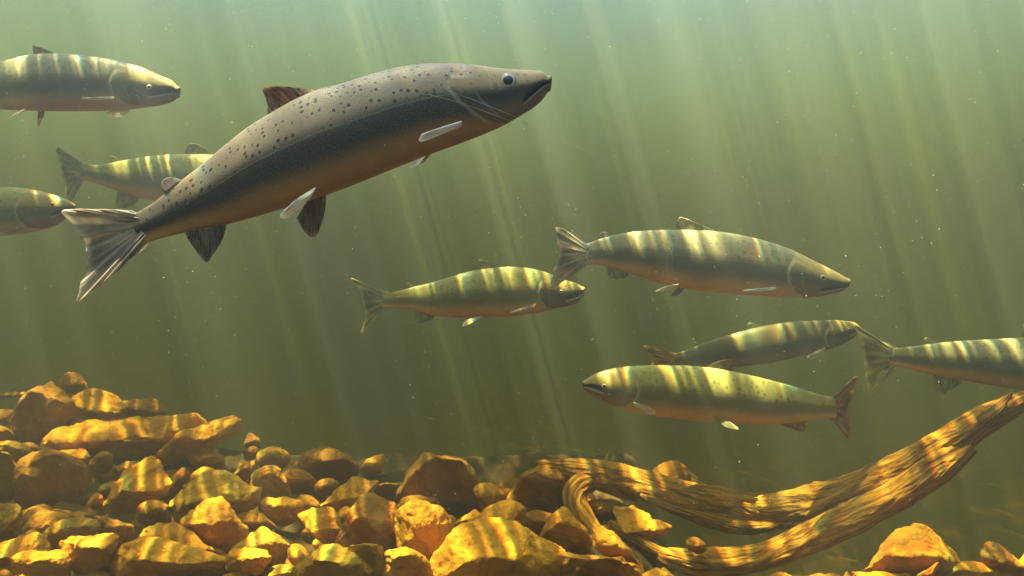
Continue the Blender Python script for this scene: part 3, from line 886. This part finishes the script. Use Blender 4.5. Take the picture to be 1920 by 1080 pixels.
def rock(poly, label, mat='rock_amber', fy=0.55, rounding=5, dshift=0.0, group=None, thick=0.85, levels=4, front=0.5, seed=None):
    sd = abs(hash((poly[0][0] * 31 + poly[0][1] * 17 + len(poly)))) % 10007 if seed is None else seed
    rnd = random.Random(sd)
    P = np.array(poly, float)
    yb = P[:, 1].max()
    d = depth_of(yb) + dshift
    wpx, hpx = np.ptp(P[:, 0]), np.ptp(P[:, 1])
    T = min(wpx, hpx * 1.5) * d / F * thick
    d += T * 0.25
    cx = P[:, 0].mean()
    y0, y1 = P[:, 1].min(), P[:, 1].max()
    cy = y0 + (y1 - y0) * 0.5
    pts = []
    grow = 1.09
    for (x, y) in poly:
        x = cx + (x - cx) * grow; y = cy + (y - cy) * grow
        pts.append(at(x, y, d + rnd.uniform(-.12, .12) * T))
        pts.append(at(cx + (x - cx) * .72, cy + (y - cy) * .66, d + T * rnd.uniform(.42, .62)))
    fyp = y0 + (y1 - y0) * fy
    for k in range(4):
        t = (k + rnd.uniform(.2, .8)) / 4 - 0.5
        pts.append(at(cx + t * wpx * 0.62, fyp + rnd.uniform(-.1, .1) * hpx, d - T * front * rnd.uniform(.7, 1.1)))
    pts = np.array(pts)
    V, Tr = rock_mesh(pts, rounding, sd, levels)
    # undo slight shrink so the outline keeps its traced size
    c = V.mean(0)
    V = c + (V - c) * (1.0 + 0.0022 * rounding)
    base = np.array([c[0], c[1], V[:, 2].min()])
    o = mk("rock", V, Tr, M[mat], None, origin=base)
    tag(o, label, "rock", group or "rocks of the river bed")
    return o


A, B_, G_ = 'rock_amber', 'rock_brown', 'rock_green'
ROCKS = [
    ([(95, 718), (60, 745), (30, 768), (18, 792), (30, 832), (88, 838), (125, 805), (148, 777), (132, 752), (110, 733)], "tall pointed rock at far left with a bright ridge over a black face", B_, .18, 4),
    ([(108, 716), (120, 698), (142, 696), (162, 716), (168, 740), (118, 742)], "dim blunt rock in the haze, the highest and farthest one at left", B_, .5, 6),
    ([(136, 746), (160, 735), (182, 731), (210, 745), (230, 756), (254, 786), (200, 792), (148, 786)], "hump-backed amber rock right of the tall pointed rock, behind the long slab", A, .7, 5),
    ([(226, 756), (250, 746), (292, 748), (316, 772), (292, 786), (240, 784)], "low hazy rock behind the middle of the long boulder slab", B_, .6, 6),
    ([(85, 832), (88, 822), (118, 795), (146, 790), (230, 783), (300, 777), (346, 780), (374, 797), (382, 812), (330, 850), (250, 862), (180, 856), (95, 846)], "very long flat-topped boulder slab, the widest rock at left", A, .55, 5),
    ([(-20, 770), (28, 767), (20, 792), (-20, 796)], "small amber block cut by the left edge beside the tall pointed rock", A, .6, 4),
    ([(-20, 797), (15, 797), (32, 824), (18, 834), (-20, 836)], "rounded stone at the left edge just under the small amber block", B_, .3, 6),
    ([(-30, 738), (54, 736), (48, 741), (10, 747), (-30, 748)], "thin flat shelf of stone at the left edge, level with the pointed rock's shoulder", B_, .5, 2),
    ([(-25, 834), (28, 830), (56, 841), (62, 852), (40, 884), (12, 886), (-25, 870)], "dark-fronted stone at the left edge with a dull green top", G_, .15, 6),
    ([(30, 830), (62, 826), (80, 842), (74, 862), (48, 864)], "brown round stone between the long slab and the left edge", B_, .4, 7),
    ([(-30, 846), (2, 852), (14, 868), (36, 886), (26, 930), (14, 948), (-30, 950)], "steep black rock at the left edge with a thin yellow rim", G_, .08, 4),
    ([(36, 890), (42, 868), (62, 855), (92, 846), (130, 855), (158, 875), (164, 900), (152, 930), (120, 950), (62, 956), (35, 942), (28, 915)], "huge round dark-faced boulder near the left edge with a yellow rim", B_, .10, 8),
    ([(106, 846), (130, 840), (160, 840), (169, 855), (165, 872), (135, 876), (110, 862)], "flat-topped stone with a bright spot, perched behind the huge round boulder", A, .7, 7),
    ([(165, 870), (178, 850), (200, 844), (214, 856), (212, 882), (190, 896), (168, 892)], "egg-shaped brown stone right of the huge round boulder", B_, .35, 8),
    ([(-30, 948), (30, 943), (41, 950), (39, 985), (30, 1012), (-30, 1030)], "mossy green square block at the left edge, a black side to its right", G_, .35, 3),
    ([(42, 990), (45, 956), (76, 950), (94, 957), (80, 985), (52, 1000)], "dull brown stone peeping out behind the bright yellow one at left", B_, .5, 5),
    ([(42, 990), (60, 968), (78, 957), (110, 957), (124, 970), (112, 988), (80, 1006), (52, 1004)], "bright yellow smooth stone at left below the huge round boulder", A, .7, 8),
    ([(42, 1002), (60, 990), (76, 1000), (70, 1012), (50, 1014)], "fist-sized amber stone tucked under the bright yellow stone", A, .5, 5),
    ([(75, 1022), (86, 995), (112, 975), (150, 967), (180, 974), (187, 986), (181, 999), (150, 1012), (120, 1022), (95, 1034)], "long olive green loaf-shaped stone with a sunlit left flank", G_, .35, 9),
    ([(118, 964), (150, 956), (174, 964), (176, 976), (142, 982)], "flat amber stone showing behind the green loaf-shaped stone", A, .6, 6),
    ([(172, 966), (215, 972), (246, 988), (252, 1006), (236, 1022), (218, 1028), (188, 1006)], "sloping brown rock right of the green loaf-shaped stone", B_, .35, 5),
    ([(112, 1015), (150, 1003), (212, 999), (221, 1007), (216, 1030), (206, 1068), (180, 1080), (140, 1076), (125, 1042)], "wedge with a bright triangular top over a black underside at lower left", A, .35, 2, 0, .75),
    ([(-30, 1032), (30, 1010), (70, 1003), (86, 1015), (96, 1032), (60, 1046), (20, 1056), (-30, 1066)], "ridged amber slab reaching in from the lower left edge", A, .6, 4),
    ([(20, 1047), (40, 1036), (86, 1034), (113, 1032), (131, 1055), (133, 1082), (100, 1095), (40, 1095), (20, 1066)], "rock with a curled bright rim at the bottom, left of the black-bellied wedge", A, .3, 5),
    ([(-20, 1070), (16, 1066), (30, 1085), (10, 1105), (-20, 1105)], "dull stone filling the bottom left corner", B_, .4, 5),
    ([(22, 1088), (44, 1066), (66, 1075), (78, 1094), (60, 1110), (20, 1108)], "small peaked yellow stone at the bottom edge near the left corner", A, .5, 4),
    ([(152, 1080), (195, 1066), (210, 1080), (200, 1105), (150, 1105)], "low green-brown stone at the bottom under the black-bellied wedge", G_, .5, 5),
    ([(208, 1080), (214, 1040), (236, 1018), (265, 1008), (292, 1026), (332, 1040), (370, 1038), (418, 1045), (427, 1062), (412, 1092), (222, 1104)], "broad gold boulder at the bottom left, wide dished face", A, .5, 5),
    ([(300, 1000), (330, 983), (366, 1002), (425, 1040), (414, 1052), (366, 1044), (318, 1036)], "sloping amber slab behind the striped oval stone", A, .75, 3, .03),
    ([(263, 1006), (272, 992), (296, 984), (320, 982), (346, 988), (361, 1006), (352, 1022), (300, 1030), (270, 1018)], "striped oval stone lying on the broad gold boulder", G_, .55, 6, -.05),
    ([(178, 924), (190, 905), (215, 901), (232, 905), (218, 928), (196, 940)], "small arched brown stone left of the crested rock", B_, .4, 6),
    ([(160, 948), (176, 922), (190, 922), (197, 946), (186, 960), (165, 960)], "small dark amber stone below the small arched stone", A, .5, 5),
    ([(192, 950), (235, 890), (262, 868), (286, 852), (302, 875), (320, 905), (304, 928), (268, 952), (236, 966), (205, 964)], "crested rock with a sharp bright ridge running down to the left", A, .62, 2),
    ([(252, 978), (256, 950), (268, 938), (300, 936), (320, 946), (316, 970), (302, 992), (266, 992)], "round-topped brown stone just below the crested rock", B_, .4, 7),
    ([(216, 880), (240, 864), (264, 866), (262, 886), (232, 896)], "flaky stone directly behind the crested rock's left slope", A, .5, 4),
    ([(290, 862), (320, 840), (366, 815), (404, 802), (440, 790), (444, 806), (420, 826), (390, 842), (356, 856), (325, 870), (298, 870)], "long tilted slab rising to the right at left centre", A, .35, 3, -.05),
    ([(383, 806), (394, 790), (438, 779), (449, 788), (442, 812), (402, 822)], "dim block at the upper tip of the long tilted slab", B_, .5, 3, .08),
    ([(352, 854), (360, 836), (384, 841), (406, 842), (417, 860), (420, 876), (395, 880), (362, 872)], "squarish block with two lit faces under the long tilted slab", A, .55, 2),
    ([(316, 922), (322, 892), (346, 873), (354, 886), (352, 904), (334, 922)], "leaf-shaped upright stone between the crested rock and the dome stone", B_, .5, 4),
    ([(350, 902), (364, 882), (388, 869), (404, 877), (410, 894), (396, 912), (362, 922)], "dome-shaped amber stone behind the big cracked rock", A, .4, 7),
    ([(318, 985), (318, 948), (345, 925), (366, 914), (394, 893), (415, 886), (442, 890), (470, 905), (486, 916), (481, 937), (456, 957), (430, 966), (400, 985), (370, 998), (330, 998)], "big cracked green-topped rock, jagged bright right side", G_, .5, 3),
    ([(336, 990), (360, 955), (385, 935), (412, 931), (427, 945), (446, 975), (465, 1003), (442, 1024), (424, 1038), (398, 1028), (358, 1008)], "large pyramid-shaped gold rock in front of the big cracked rock", A, .45, 5, -.03),
    ([(438, 968), (458, 957), (476, 962), (492, 980), (484, 996), (460, 1002), (446, 990)], "small round amber stone right of the pyramid-shaped rock", A, .5, 8),
    ([(474, 966), (490, 960), (501, 973), (520, 990), (500, 998), (482, 988)], "flat chip pointing right beside the small round amber stone", A, .5, 2),
    ([(454, 842), (470, 834), (486, 839), (486, 860), (466, 868), (455, 856)], "small dim round stone in the back row, left of the ball-shaped one", B_, .4, 8),
    ([(457, 834), (462, 818), (470, 812), (486, 822), (490, 842), (464, 846)], "faint pointed stone in the haze above the small dim round stone", B_, .5, 4),
    ([(479, 856), (490, 841), (514, 834), (536, 842), (546, 860), (537, 880), (508, 888), (486, 876)], "ball-shaped amber stone in the back row", A, .4, 9),
    ([(432, 892), (455, 874), (478, 855), (486, 872), (481, 892), (462, 908), (440, 906)], "slanted stone leaning on the ball-shaped stone's left", B_, .45, 5),
    ([(446, 880), (452, 862), (466, 868), (470, 880), (456, 890)], "tiny forked bright chip left of the ball-shaped stone", A, .5, 2),
    ([(470, 912), (480, 890), (498, 876), (513, 872), (527, 880), (541, 900), (544, 922), (530, 940), (500, 944), (478, 932)], "tall dome stone in front of the ball-shaped stone", A, .35, 8),
    ([(528, 884), (548, 875), (580, 884), (594, 900), (594, 918), (562, 932), (545, 920), (534, 902)], "brown stone with a creased top right of the tall dome stone", B_, .4, 6),
    ([(484, 944), (494, 935), (530, 933), (560, 939), (570, 955), (562, 972), (536, 986), (514, 984), (490, 964)], "smooth potato-shaped pebble above a deep black gap", A, .25, 9, -.05),
    ([(435, 1034), (470, 1005), (493, 991), (520, 1008), (541, 1020), (540, 1046), (526, 1068), (500, 1066), (460, 1050)], "rough green angular rock with a black right face, bottom left of centre", G_, .4, 2),
    ([(420, 1054), (435, 1032), (460, 1029), (496, 1035), (509, 1046), (498, 1064), (480, 1080), (440, 1078), (424, 1068)], "smooth gold stone in front of the rough green angular rock", A, .35, 8, -.04),
    ([(410, 1088), (440, 1072), (482, 1078), (492, 1092), (480, 1110), (412, 1110)], "low gold stone at the bottom edge under the smooth gold stone", A, .4, 6),
    ([(490, 1084), (508, 1062), (530, 1056), (552, 1062), (564, 1082), (548, 1104), (500, 1104)], "small domed green stone at the bottom edge", G_, .4, 8),
    ([(536, 1020), (560, 1028), (578, 1042), (570, 1062), (552, 1070), (540, 1050)], "narrow amber stone right of the rough green angular rock", A, .5, 5),
    ([(565, 872), (570, 855), (586, 843), (616, 839), (650, 851), (669, 867), (674, 882), (662, 898), (636, 908), (600, 900), (574, 888)], "big smooth oval stone in the back row, bright patch on its top", B_, .35, 9),
    ([(590, 908), (605, 895), (630, 897), (640, 908), (630, 928), (602, 936), (588, 924)], "small reddish stone right under the big smooth oval stone", B_, .4, 6),
    ([(677, 876), (686, 862), (700, 862), (718, 850), (722, 864), (714, 888), (694, 892), (680, 890)], "small bright horned stone on the skyline left of the arch rock", A, .5, 2),
    ([(698, 914), (730, 904), (768, 914), (758, 942), (722, 946)], "black block between the horned stone and the arch rock", B_, .1, 3),
    ([(602, 950), (625, 925), (658, 898), (686, 899), (706, 905), (692, 922), (666, 948), (642, 962), (618, 964)], "flat tan slab tilted up to the right at the centre left", A, .5, 2, -.04),
    ([(548, 942), (560, 928), (580, 929), (602, 945), (602, 958), (580, 968), (558, 964)], "low amber dome tucked left of the flat tan slab", A, .5, 7),
    ([(562, 966), (586, 953), (622, 955), (634, 970), (645, 996), (630, 1026), (604, 1024), (604, 992), (588, 974)], "bent amber stone arching over the black gap", A, .6, 4),
    ([(624, 990), (630, 962), (645, 947), (667, 950), (664, 972), (648, 998), (632, 998)], "small glowing stone behind the tall upright boulder's left edge", A, .4, 7),
    ([(628, 1024), (640, 985), (655, 960), (680, 935), (701, 927), (726, 938), (744, 945), (747, 970), (752, 1000), (748, 1036), (700, 1042), (656, 1034)], "tall upright reddish boulder at centre left with a black right side", B_, .45, 4, -.05),
    ([(654, 1026), (690, 1020), (718, 1026), (722, 1056), (712, 1082), (682, 1072), (658, 1050)], "black ragged stone at the foot of the tall upright boulder", G_, .05, 2, -.02),
    ([(552, 1078), (580, 1045), (602, 1025), (636, 1021), (672, 1035), (702, 1060), (713, 1078), (704, 1108), (560, 1108)], "large green-gold rock at the bottom edge with a crease down its face", G_, .35, 3),
    ([(716, 1062), (720, 1035), (746, 1027), (782, 1034), (802, 1055), (814, 1082), (804, 1108), (722, 1108)], "half-round gold stone with a broken black front at the bottom edge", A, .15, 5),
    ([(744, 970), (756, 948), (782, 940), (812, 942), (832, 957), (846, 977), (852, 992), (842, 1014), (822, 1040), (790, 1058), (756, 1046), (748, 1006)], "broad amber boulder below the arch rock", A, .4, 6),
    ([(748, 950), (756, 936), (782, 929), (815, 936), (824, 952), (818, 968), (760, 974)], "flat stone lying between the arch rock and the broad amber boulder", B_, .4, 4),
    ([(586, 1020), (592, 1010), (606, 1020), (612, 1032), (592, 1034)], "tiny pink-orange chip at the foot of the bent amber stone", A, .5, 3),
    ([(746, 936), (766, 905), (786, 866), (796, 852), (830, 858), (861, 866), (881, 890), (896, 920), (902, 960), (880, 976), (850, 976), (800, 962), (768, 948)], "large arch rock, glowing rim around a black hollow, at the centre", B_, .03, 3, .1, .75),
    ([(884, 908), (915, 899), (940, 913), (953, 935), (948, 960), (918, 974), (896, 964)], "pale orange rounded stone right of the arch rock", A, .45, 9),
    ([(956, 930), (970, 905), (1000, 878), (1016, 874), (1042, 882), (1062, 900), (1066, 944), (1046, 962), (1000, 964), (962, 952)], "large dim rock propping the left tip of the driftwood", B_, .2, 4, -.05),
    ([(970, 932), (994, 921), (1014, 932), (1004, 948), (984, 946)], "small bright diamond-shaped chip in front of the rock propping the driftwood", A, .6, 1, -.12),
    ([(962, 950), (984, 940), (1012, 950), (1020, 964), (980, 968)], "crumbly amber stone under the diamond-shaped chip", A, .5, 4),
    ([(826, 974), (842, 962), (858, 974), (856, 992), (834, 992)], "knobbly pebble between the arch rock and the broad amber boulder's right side", B_, .5, 5),
    ([(846, 984), (866, 968), (890, 954), (908, 966), (898, 986), (862, 996)], "broken reddish stone under the right leg of the arch rock", A, .5, 3),
    ([(824, 1014), (860, 990), (905, 964), (932, 949), (956, 941), (978, 955), (990, 984), (942, 1000), (900, 1012), (850, 1036), (828, 1046)], "sharp-edged slab behind the cracked mound, sloping down to the left", A, .4, 2),
    ([(805, 1068), (840, 1020), (880, 990), (920, 978), (962, 985), (1002, 1000), (1042, 1020), (1062, 1045), (1066, 1088), (1042, 1112), (812, 1112)], "massive cracked gold mound at the bottom centre", A, .45, 5),
    ([(972, 960), (1010, 953), (1042, 965), (1042, 988), (1024, 1012), (990, 1004)], "smooth brown stone right behind the cracked mound", B_, .45, 6),
    ([(1014, 1008), (1028, 980), (1040, 957), (1060, 948), (1073, 965), (1093, 990), (1108, 1012), (1104, 1042), (1062, 1046), (1028, 1028)], "round-headed glowing stone beneath the hooked root", A, .4, 7),
    ([(1094, 946), (1110, 933), (1142, 939), (1160, 955), (1146, 972), (1112, 966)], "amber stone seen inside the loop of the hooked root", A, .5, 5),
    ([(1150, 960), (1156, 949), (1192, 957), (1232, 975), (1256, 988), (1232, 1008), (1200, 1018), (1162, 996)], "flat gold slab behind the broken stub of the lower branch", A, .7, 3),
    ([(1108, 992), (1128, 984), (1152, 1000), (1182, 1030), (1206, 1068), (1184, 1076), (1142, 1052), (1116, 1024)], "long diagonal slab between the hooked root and the lower branch", A, .5, 3, .02),
    ([(1054, 1042), (1100, 1045), (1182, 1056), (1200, 1066), (1208, 1090), (1150, 1108), (1064, 1108)], "black flat-topped slab at the bottom edge, pink rim", B_, .03, 2),
    ([(1204, 1078), (1230, 1064), (1252, 1077), (1248, 1098), (1210, 1100)], "small pale orange chip at the bottom edge below the lower branch", A, .6, 1),
    ([(1284, 1008), (1305, 1003), (1330, 1024), (1322, 1042), (1288, 1034)], "dim brown stone in the shadow between the two branches", B_, .5, 6),
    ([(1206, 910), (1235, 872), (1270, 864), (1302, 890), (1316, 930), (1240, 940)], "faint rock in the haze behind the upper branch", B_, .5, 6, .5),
    ([(1620, 1070), (1655, 1025), (1685, 998), (1718, 984), (1747, 1000), (1767, 1025), (1800, 1058), (1772, 1084), (1700, 1094), (1636, 1090)], "big peaked rock at the lower right under the driftwood", A, .5, 4),
    ([(1600, 1072), (1640, 1073), (1702, 1076), (1698, 1104), (1606, 1106)], "flat slab at the bottom edge in front of the big peaked rock", A, .4, 2, -.03),
    ([(1716, 1082), (1758, 1054), (1760, 1068), (1742, 1096), (1720, 1104)], "jagged bright chip leaning on the big peaked rock's right foot", A, .5, 1, -.06),
    ([(1754, 1078), (1790, 1056), (1836, 1050), (1872, 1056), (1910, 1084), (1904, 1112), (1764, 1112)], "wide rounded gold stone at the bottom right", A, .35, 7),
    ([(1836, 1032), (1860, 1018), (1888, 1032), (1925, 1066), (1912, 1084), (1850, 1066)], "dim hump-shaped stone behind the wide rounded gold stone", B_, .5, 7),
    ([(1912, 1046), (1932, 1030), (1960, 1050), (1950, 1092), (1914, 1086)], "orange stone cut by the right edge in the bottom corner", A, .5, 4),
    ([(1576, 1086), (1590, 1071), (1602, 1090), (1590, 1106), (1576, 1104)], "tiny pointed chip at the bottom edge left of the flat slab", A, .5, 1),
]
for i, r in enumerate(ROCKS):
    poly, label, mt, fy, rd = r[:5]
    ds_ = r[5] if len(r) > 5 else 0.0
    fr_ = r[6] if len(r) > 6 else 0.5
    wp = max(p[0] for p in poly) - min(p[0] for p in poly)
    rock(poly, label, mt, fy, rd * 2 + 4 if rd < 5 else rd * 4 + 6, ds_, front=fr_, levels=4 if wp > 70 else 3, seed=i * 13 + 5)

# small stones filling the gaps low between the traced rocks
rnd = random.Random(8)
protos = []
for k in range(6):
    r2 = random.Random(k + 40)
    pts = []
    for q in range(16):
        a, e = r2.uniform(0, 6.283), r2.uniform(-1, 1)
        rr = math.sqrt(1 - e * e)
        pts.append((math.cos(a) * rr * 0.62 * r2.uniform(.8, 1.1), math.sin(a) * rr * 0.5, e * 0.36))
    V, T = rock_mesh(np.array(pts), 12 + 3 * k, 900 + k, 3)
    protos.append((V, T))
proto_objs = []
n_f = 0
while n_f < 190:
    d = rnd.uniform(1.85, 3.9)
    px = rnd.uniform(-60, 1960)
    if (px > 1180 and d > 2.15) or (px > 600 and d > 3.2):
        continue
    x = (px - 960) / F * d
    sz = rnd.uniform(0.08, 0.19)
    z = float(bed_z(np.array(x), np.array(d))) - sz * 0.02
    k = rnd.randrange(6)
    if len(proto_objs) <= k or n_f < 6:
        k = n_f if n_f < 6 else k
    if n_f < 6:
        o = mk("stone", protos[k][0], protos[k][1], M[(B_, B_, G_, B_, B_, A)[k]], None, origin=(0, 0, 0))
        proto_objs.append(o)
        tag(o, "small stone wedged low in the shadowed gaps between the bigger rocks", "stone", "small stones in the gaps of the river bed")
    else:
        o = proto_objs[k].copy()
        C.objects.link(o)
    o.location = (x, d, z)
    o.scale = (sz, sz, sz)
    o.rotation_euler = (rnd.uniform(-.5, .5), rnd.uniform(-.5, .5), rnd.uniform(0, 6.28))
    n_f += 1


# ------------------------------------------------------------------ driftwood
def limb(pts, n, seed, m=96, ridge=0.075, squash=1.0, taper_end=True):
    """pts: (px, py, depth, radius px). Returns verts, faces, uv of a fibrous, ridged limb."""
    P = np.array(pts, float)
    c3 = at(P[:, 0], P[:, 1], P[:, 2])
    L = np.r_[0, np.cumsum(np.linalg.norm(np.diff(c3, axis=0), axis=1))]
    t = np.linspace(0, L[-1], n)
    cc = catmull_at(np.c_[c3, P[:, 3] * 1.1 * P[:, 2] / F], L, t)
    c, r = cc[:, :3], cc[:, 3] * 0.93
    tan = np.gradient(c, axis=0); tan /= np.linalg.norm(tan, axis=1, keepdims=True)
    side = np.array([0, 1.0, 0])
    e1 = side - tan * (tan @ side)[:, None]; e1 /= np.linalg.norm(e1, axis=1, keepdims=True)
    e2 = np.cross(tan, e1)
    th = np.linspace(0, 2 * np.pi, m, endpoint=False)
    TH, TT = np.meshgrid(th, t)
    tw = TH + 0.25 * TT + 0.35 * fbm(np.stack([np.cos(TH) * 1.2, np.sin(TH) * 1.2, TT * 5], -1), 2, seed)
    q = np.stack([np.cos(tw) * 3.2, np.sin(tw) * 3.2, TT * 3.0], -1)
    q2 = np.stack([np.cos(tw) * 9, np.sin(tw) * 9, TT * 6.0], -1)
    q3 = np.stack([np.cos(tw) * 18, np.sin(tw) * 18, TT * 26.0], -1)
    q0 = np.stack([np.cos(TH) * 1.0, np.sin(TH) * 1.0, TT * 7.0], -1)
    disp = 0.05 + 0.16 * fbm(q0, 3, seed + 7) + ridge * fbm(q, 3, seed + 1) - ridge * 0.9 * smooth(np.abs(vnoise(q2, seed + 2)), 0.22, 0.0) * (0.4 + fbm(q0 * 1.7, 2, seed)) + 0.035 * fbm(q3, 3, seed + 3)
    rr = r[:, None] * (1 + disp)
    V = c[:, None, :] + rr[..., None] * (np.cos(TH)[..., None] * e1[:, None, :] * squash + np.sin(TH)[..., None] * e2[:, None, :])
    V = V.reshape(-1, 3)
    f = grid_faces(n, m, True).tolist()
    f.append(list(range(m))[::-1]); f.append([(n - 1) * m + j for j in range(m)])
    uv = np.stack([(TH / (2 * np.pi)).ravel(), TT.ravel()], -1)
    # mirrored so that the seam is hidden on the far side
    uv[:, 0] = 0.5 - np.abs(uv[:, 0] - 0.5)
    return V, f, uv


wood_root = thing("driftwood", "long forked bleached driftwood lying across the rocks and rising to the right", "driftwood", at(1500, 1000, 2.3))
upper = [(1002, 868, 2.70, 5), (1012, 871, 2.70, 10), (1040, 876, 2.69, 14), (1080, 884, 2.68, 21), (1130, 893, 2.66, 25), (1180, 907, 2.64, 27), (1240, 922, 2.60, 28), (1300, 938, 2.56, 29), (1370, 951, 2.52, 30), (1440, 958, 2.47, 32),
         (1500, 953, 2.42, 32), (1570, 935, 2.36, 34), (1640, 905, 2.30, 30), (1712, 868, 2.25, 29), (1780, 829, 2.20, 27), (1840, 792, 2.16, 24), (1890, 766, 2.13, 19), (1926, 748, 2.11, 14), (1950, 736, 2.10, 6)]
V, f, uv = limb(upper, 420, 3, m=128)
mk("trunk", V, f, M['wood'], wood_root, uv=uv)
hook = [(1130, 896, 2.67, 14), (1098, 902, 2.65, 19), (1080, 920, 2.62, 21), (1079, 945, 2.59, 21), (1092, 968, 2.56, 20), (1108, 988, 2.54, 16), (1120, 1000, 2.52, 13), (1126, 1005, 2.51, 8)]
V, f, uv = limb(hook, 150, 11, m=80, ridge=.05)
mk("root", V, f, M['wood'], wood_root, uv=uv)
lower = [(1238, 1038, 2.28, 10), (1250, 1043, 2.27, 17), (1275, 1050, 2.26, 21), (1320, 1055, 2.25, 24), (1370, 1054, 2.25, 24), (1420, 1047, 2.25, 24), (1470, 1030, 2.25, 24), (1530, 1004, 2.25, 26), (1590, 975, 2.24, 27), (1650, 944, 2.23, 26), (1712, 906, 2.20, 26), (1770, 868, 2.18, 24), (1820, 834, 2.16, 15)]
V, f, uv = limb(lower, 320, 21, m=112)
mk("branch", V, f, M['wood'], wood_root, uv=uv)
stub = [(1141, 978, 2.36, 5), (1148, 984, 2.355, 10), (1170, 996, 2.34, 12), (1195, 1010, 2.32, 11), (1215, 1024, 2.30, 9), (1240, 1036, 2.28, 9), (1280, 1044, 2.26, 9)]
V, f, uv = limb(stub, 120, 31, m=64, ridge=.12)
mk("stub", V, f, M['wood'], wood_root, uv=uv)
spl = [(1200, 928, 2.55, 3), (1240, 945, 2.54, 8), (1300, 965, 2.51, 11), (1360, 985, 2.48, 12), (1410, 990, 2.44, 10), (1460, 985, 2.42, 6)]
V, f, uv = limb(spl, 120, 41, m=64, ridge=.2)
mk("splinter", V, f, M['wood'], wood_root, uv=uv)
spk = [(1840, 790, 2.13, 12), (1866, 770, 2.12, 12), (1884, 752, 2.12, 8), (1899, 735, 2.11, 1.5)]
V, f, uv = limb(spk, 60, 51, m=32, ridge=.1)
mk("splinter", V, f, M['wood'], wood_root, uv=uv)


# ------------------------------------------------------------------ fine lines and drifting specks
def thread(label, pts, r):
    P = np.array(pts, float)
    c3 = at(P[:, 0], P[:, 1], P[:, 2])
    L = np.r_[0, np.cumsum(np.linalg.norm(np.diff(c3, axis=0), axis=1))]
    n, m = 40, 6
    c = catmull_at(c3, L, np.linspace(0, L[-1], n))
    tan = np.gradient(c, axis=0); tan /= np.linalg.norm(tan, axis=1, keepdims=True)
    e1 = np.cross(tan, [0, 1, 0]); e1 /= np.linalg.norm(e1, axis=1, keepdims=True)
    e2 = np.cross(tan, e1)
    th = np.linspace(0, 2 * np.pi, m, endpoint=False)
    V = c[:, None] + r * (np.cos(th)[None, :, None] * e1[:, None] + np.sin(th)[None, :, None] * e2[:, None])
    o = mk("line", V.reshape(-1, 3), grid_faces(n, m, True), M['line'], None, origin=c[0])
    tag(o, label, "line")


thread("fine pale line running from the gill of the big salmon down past its jaw", [(845, 172, 0.79), (900, 192, 0.79), (980, 225, 0.80), (1060, 262, 0.83), (1130, 300, 0.87)], 0.00011)
thread("second fine pale line crossing the big salmon's cheek below the first", [(800, 176, 0.79), (870, 195, 0.785), (960, 228, 0.795)], 0.00010)
thread("short pale hair-thin line rising from the big salmon's forehead", [(922, 168, 0.80), (916, 140, 0.80), (908, 114, 0.81)], 0.00011)
thread("long faint line slanting down through the open water above the driftwood", [(790, 780, 2.3), (900, 805, 2.3), (1050, 838, 2.3), (1195, 864, 2.3)], 0.00010)

rs = np.random.RandomState(3)
NS = 18000
dd = 0.7 + 3.4 * rs.rand(NS) ** 0.8
pxs = rs.uniform(-60, 1980, NS)
pys = 1080 * rs.rand(NS) ** 2.4 - 30
c = at(pxs, pys, dd)
keep = c[:, 2] > -0.7
c = c[keep]
rad = 0.00020 * (0.6 + rs.rand(len(c)) ** 3 * 2.6) * (0.5 + 0.5 * c[:, 1])
octa = np.array([[1, 0, 0], [-1, 0, 0], [0, 1, 0], [0, -1, 0], [0, 0, 1], [0, 0, -1]], float)
of = np.array([[0, 2, 4], [2, 1, 4], [1, 3, 4], [3, 0, 4], [2, 0, 5], [1, 2, 5], [3, 1, 5], [0, 3, 5]])
V = (c[:, None] + octa[None] * rad[:, None, None] * rs.uniform(.7, 1.5, (len(c), 6, 1))).reshape(-1, 3)
T = (of[None] + (np.arange(len(c)) * 6)[:, None, None]).reshape(-1, 3)
sp = mk("suspended_silt", V, T, M['speck'])
sp['kind'] = 'stuff'
sp['label'] = "pale specks of silt drifting all through the water"
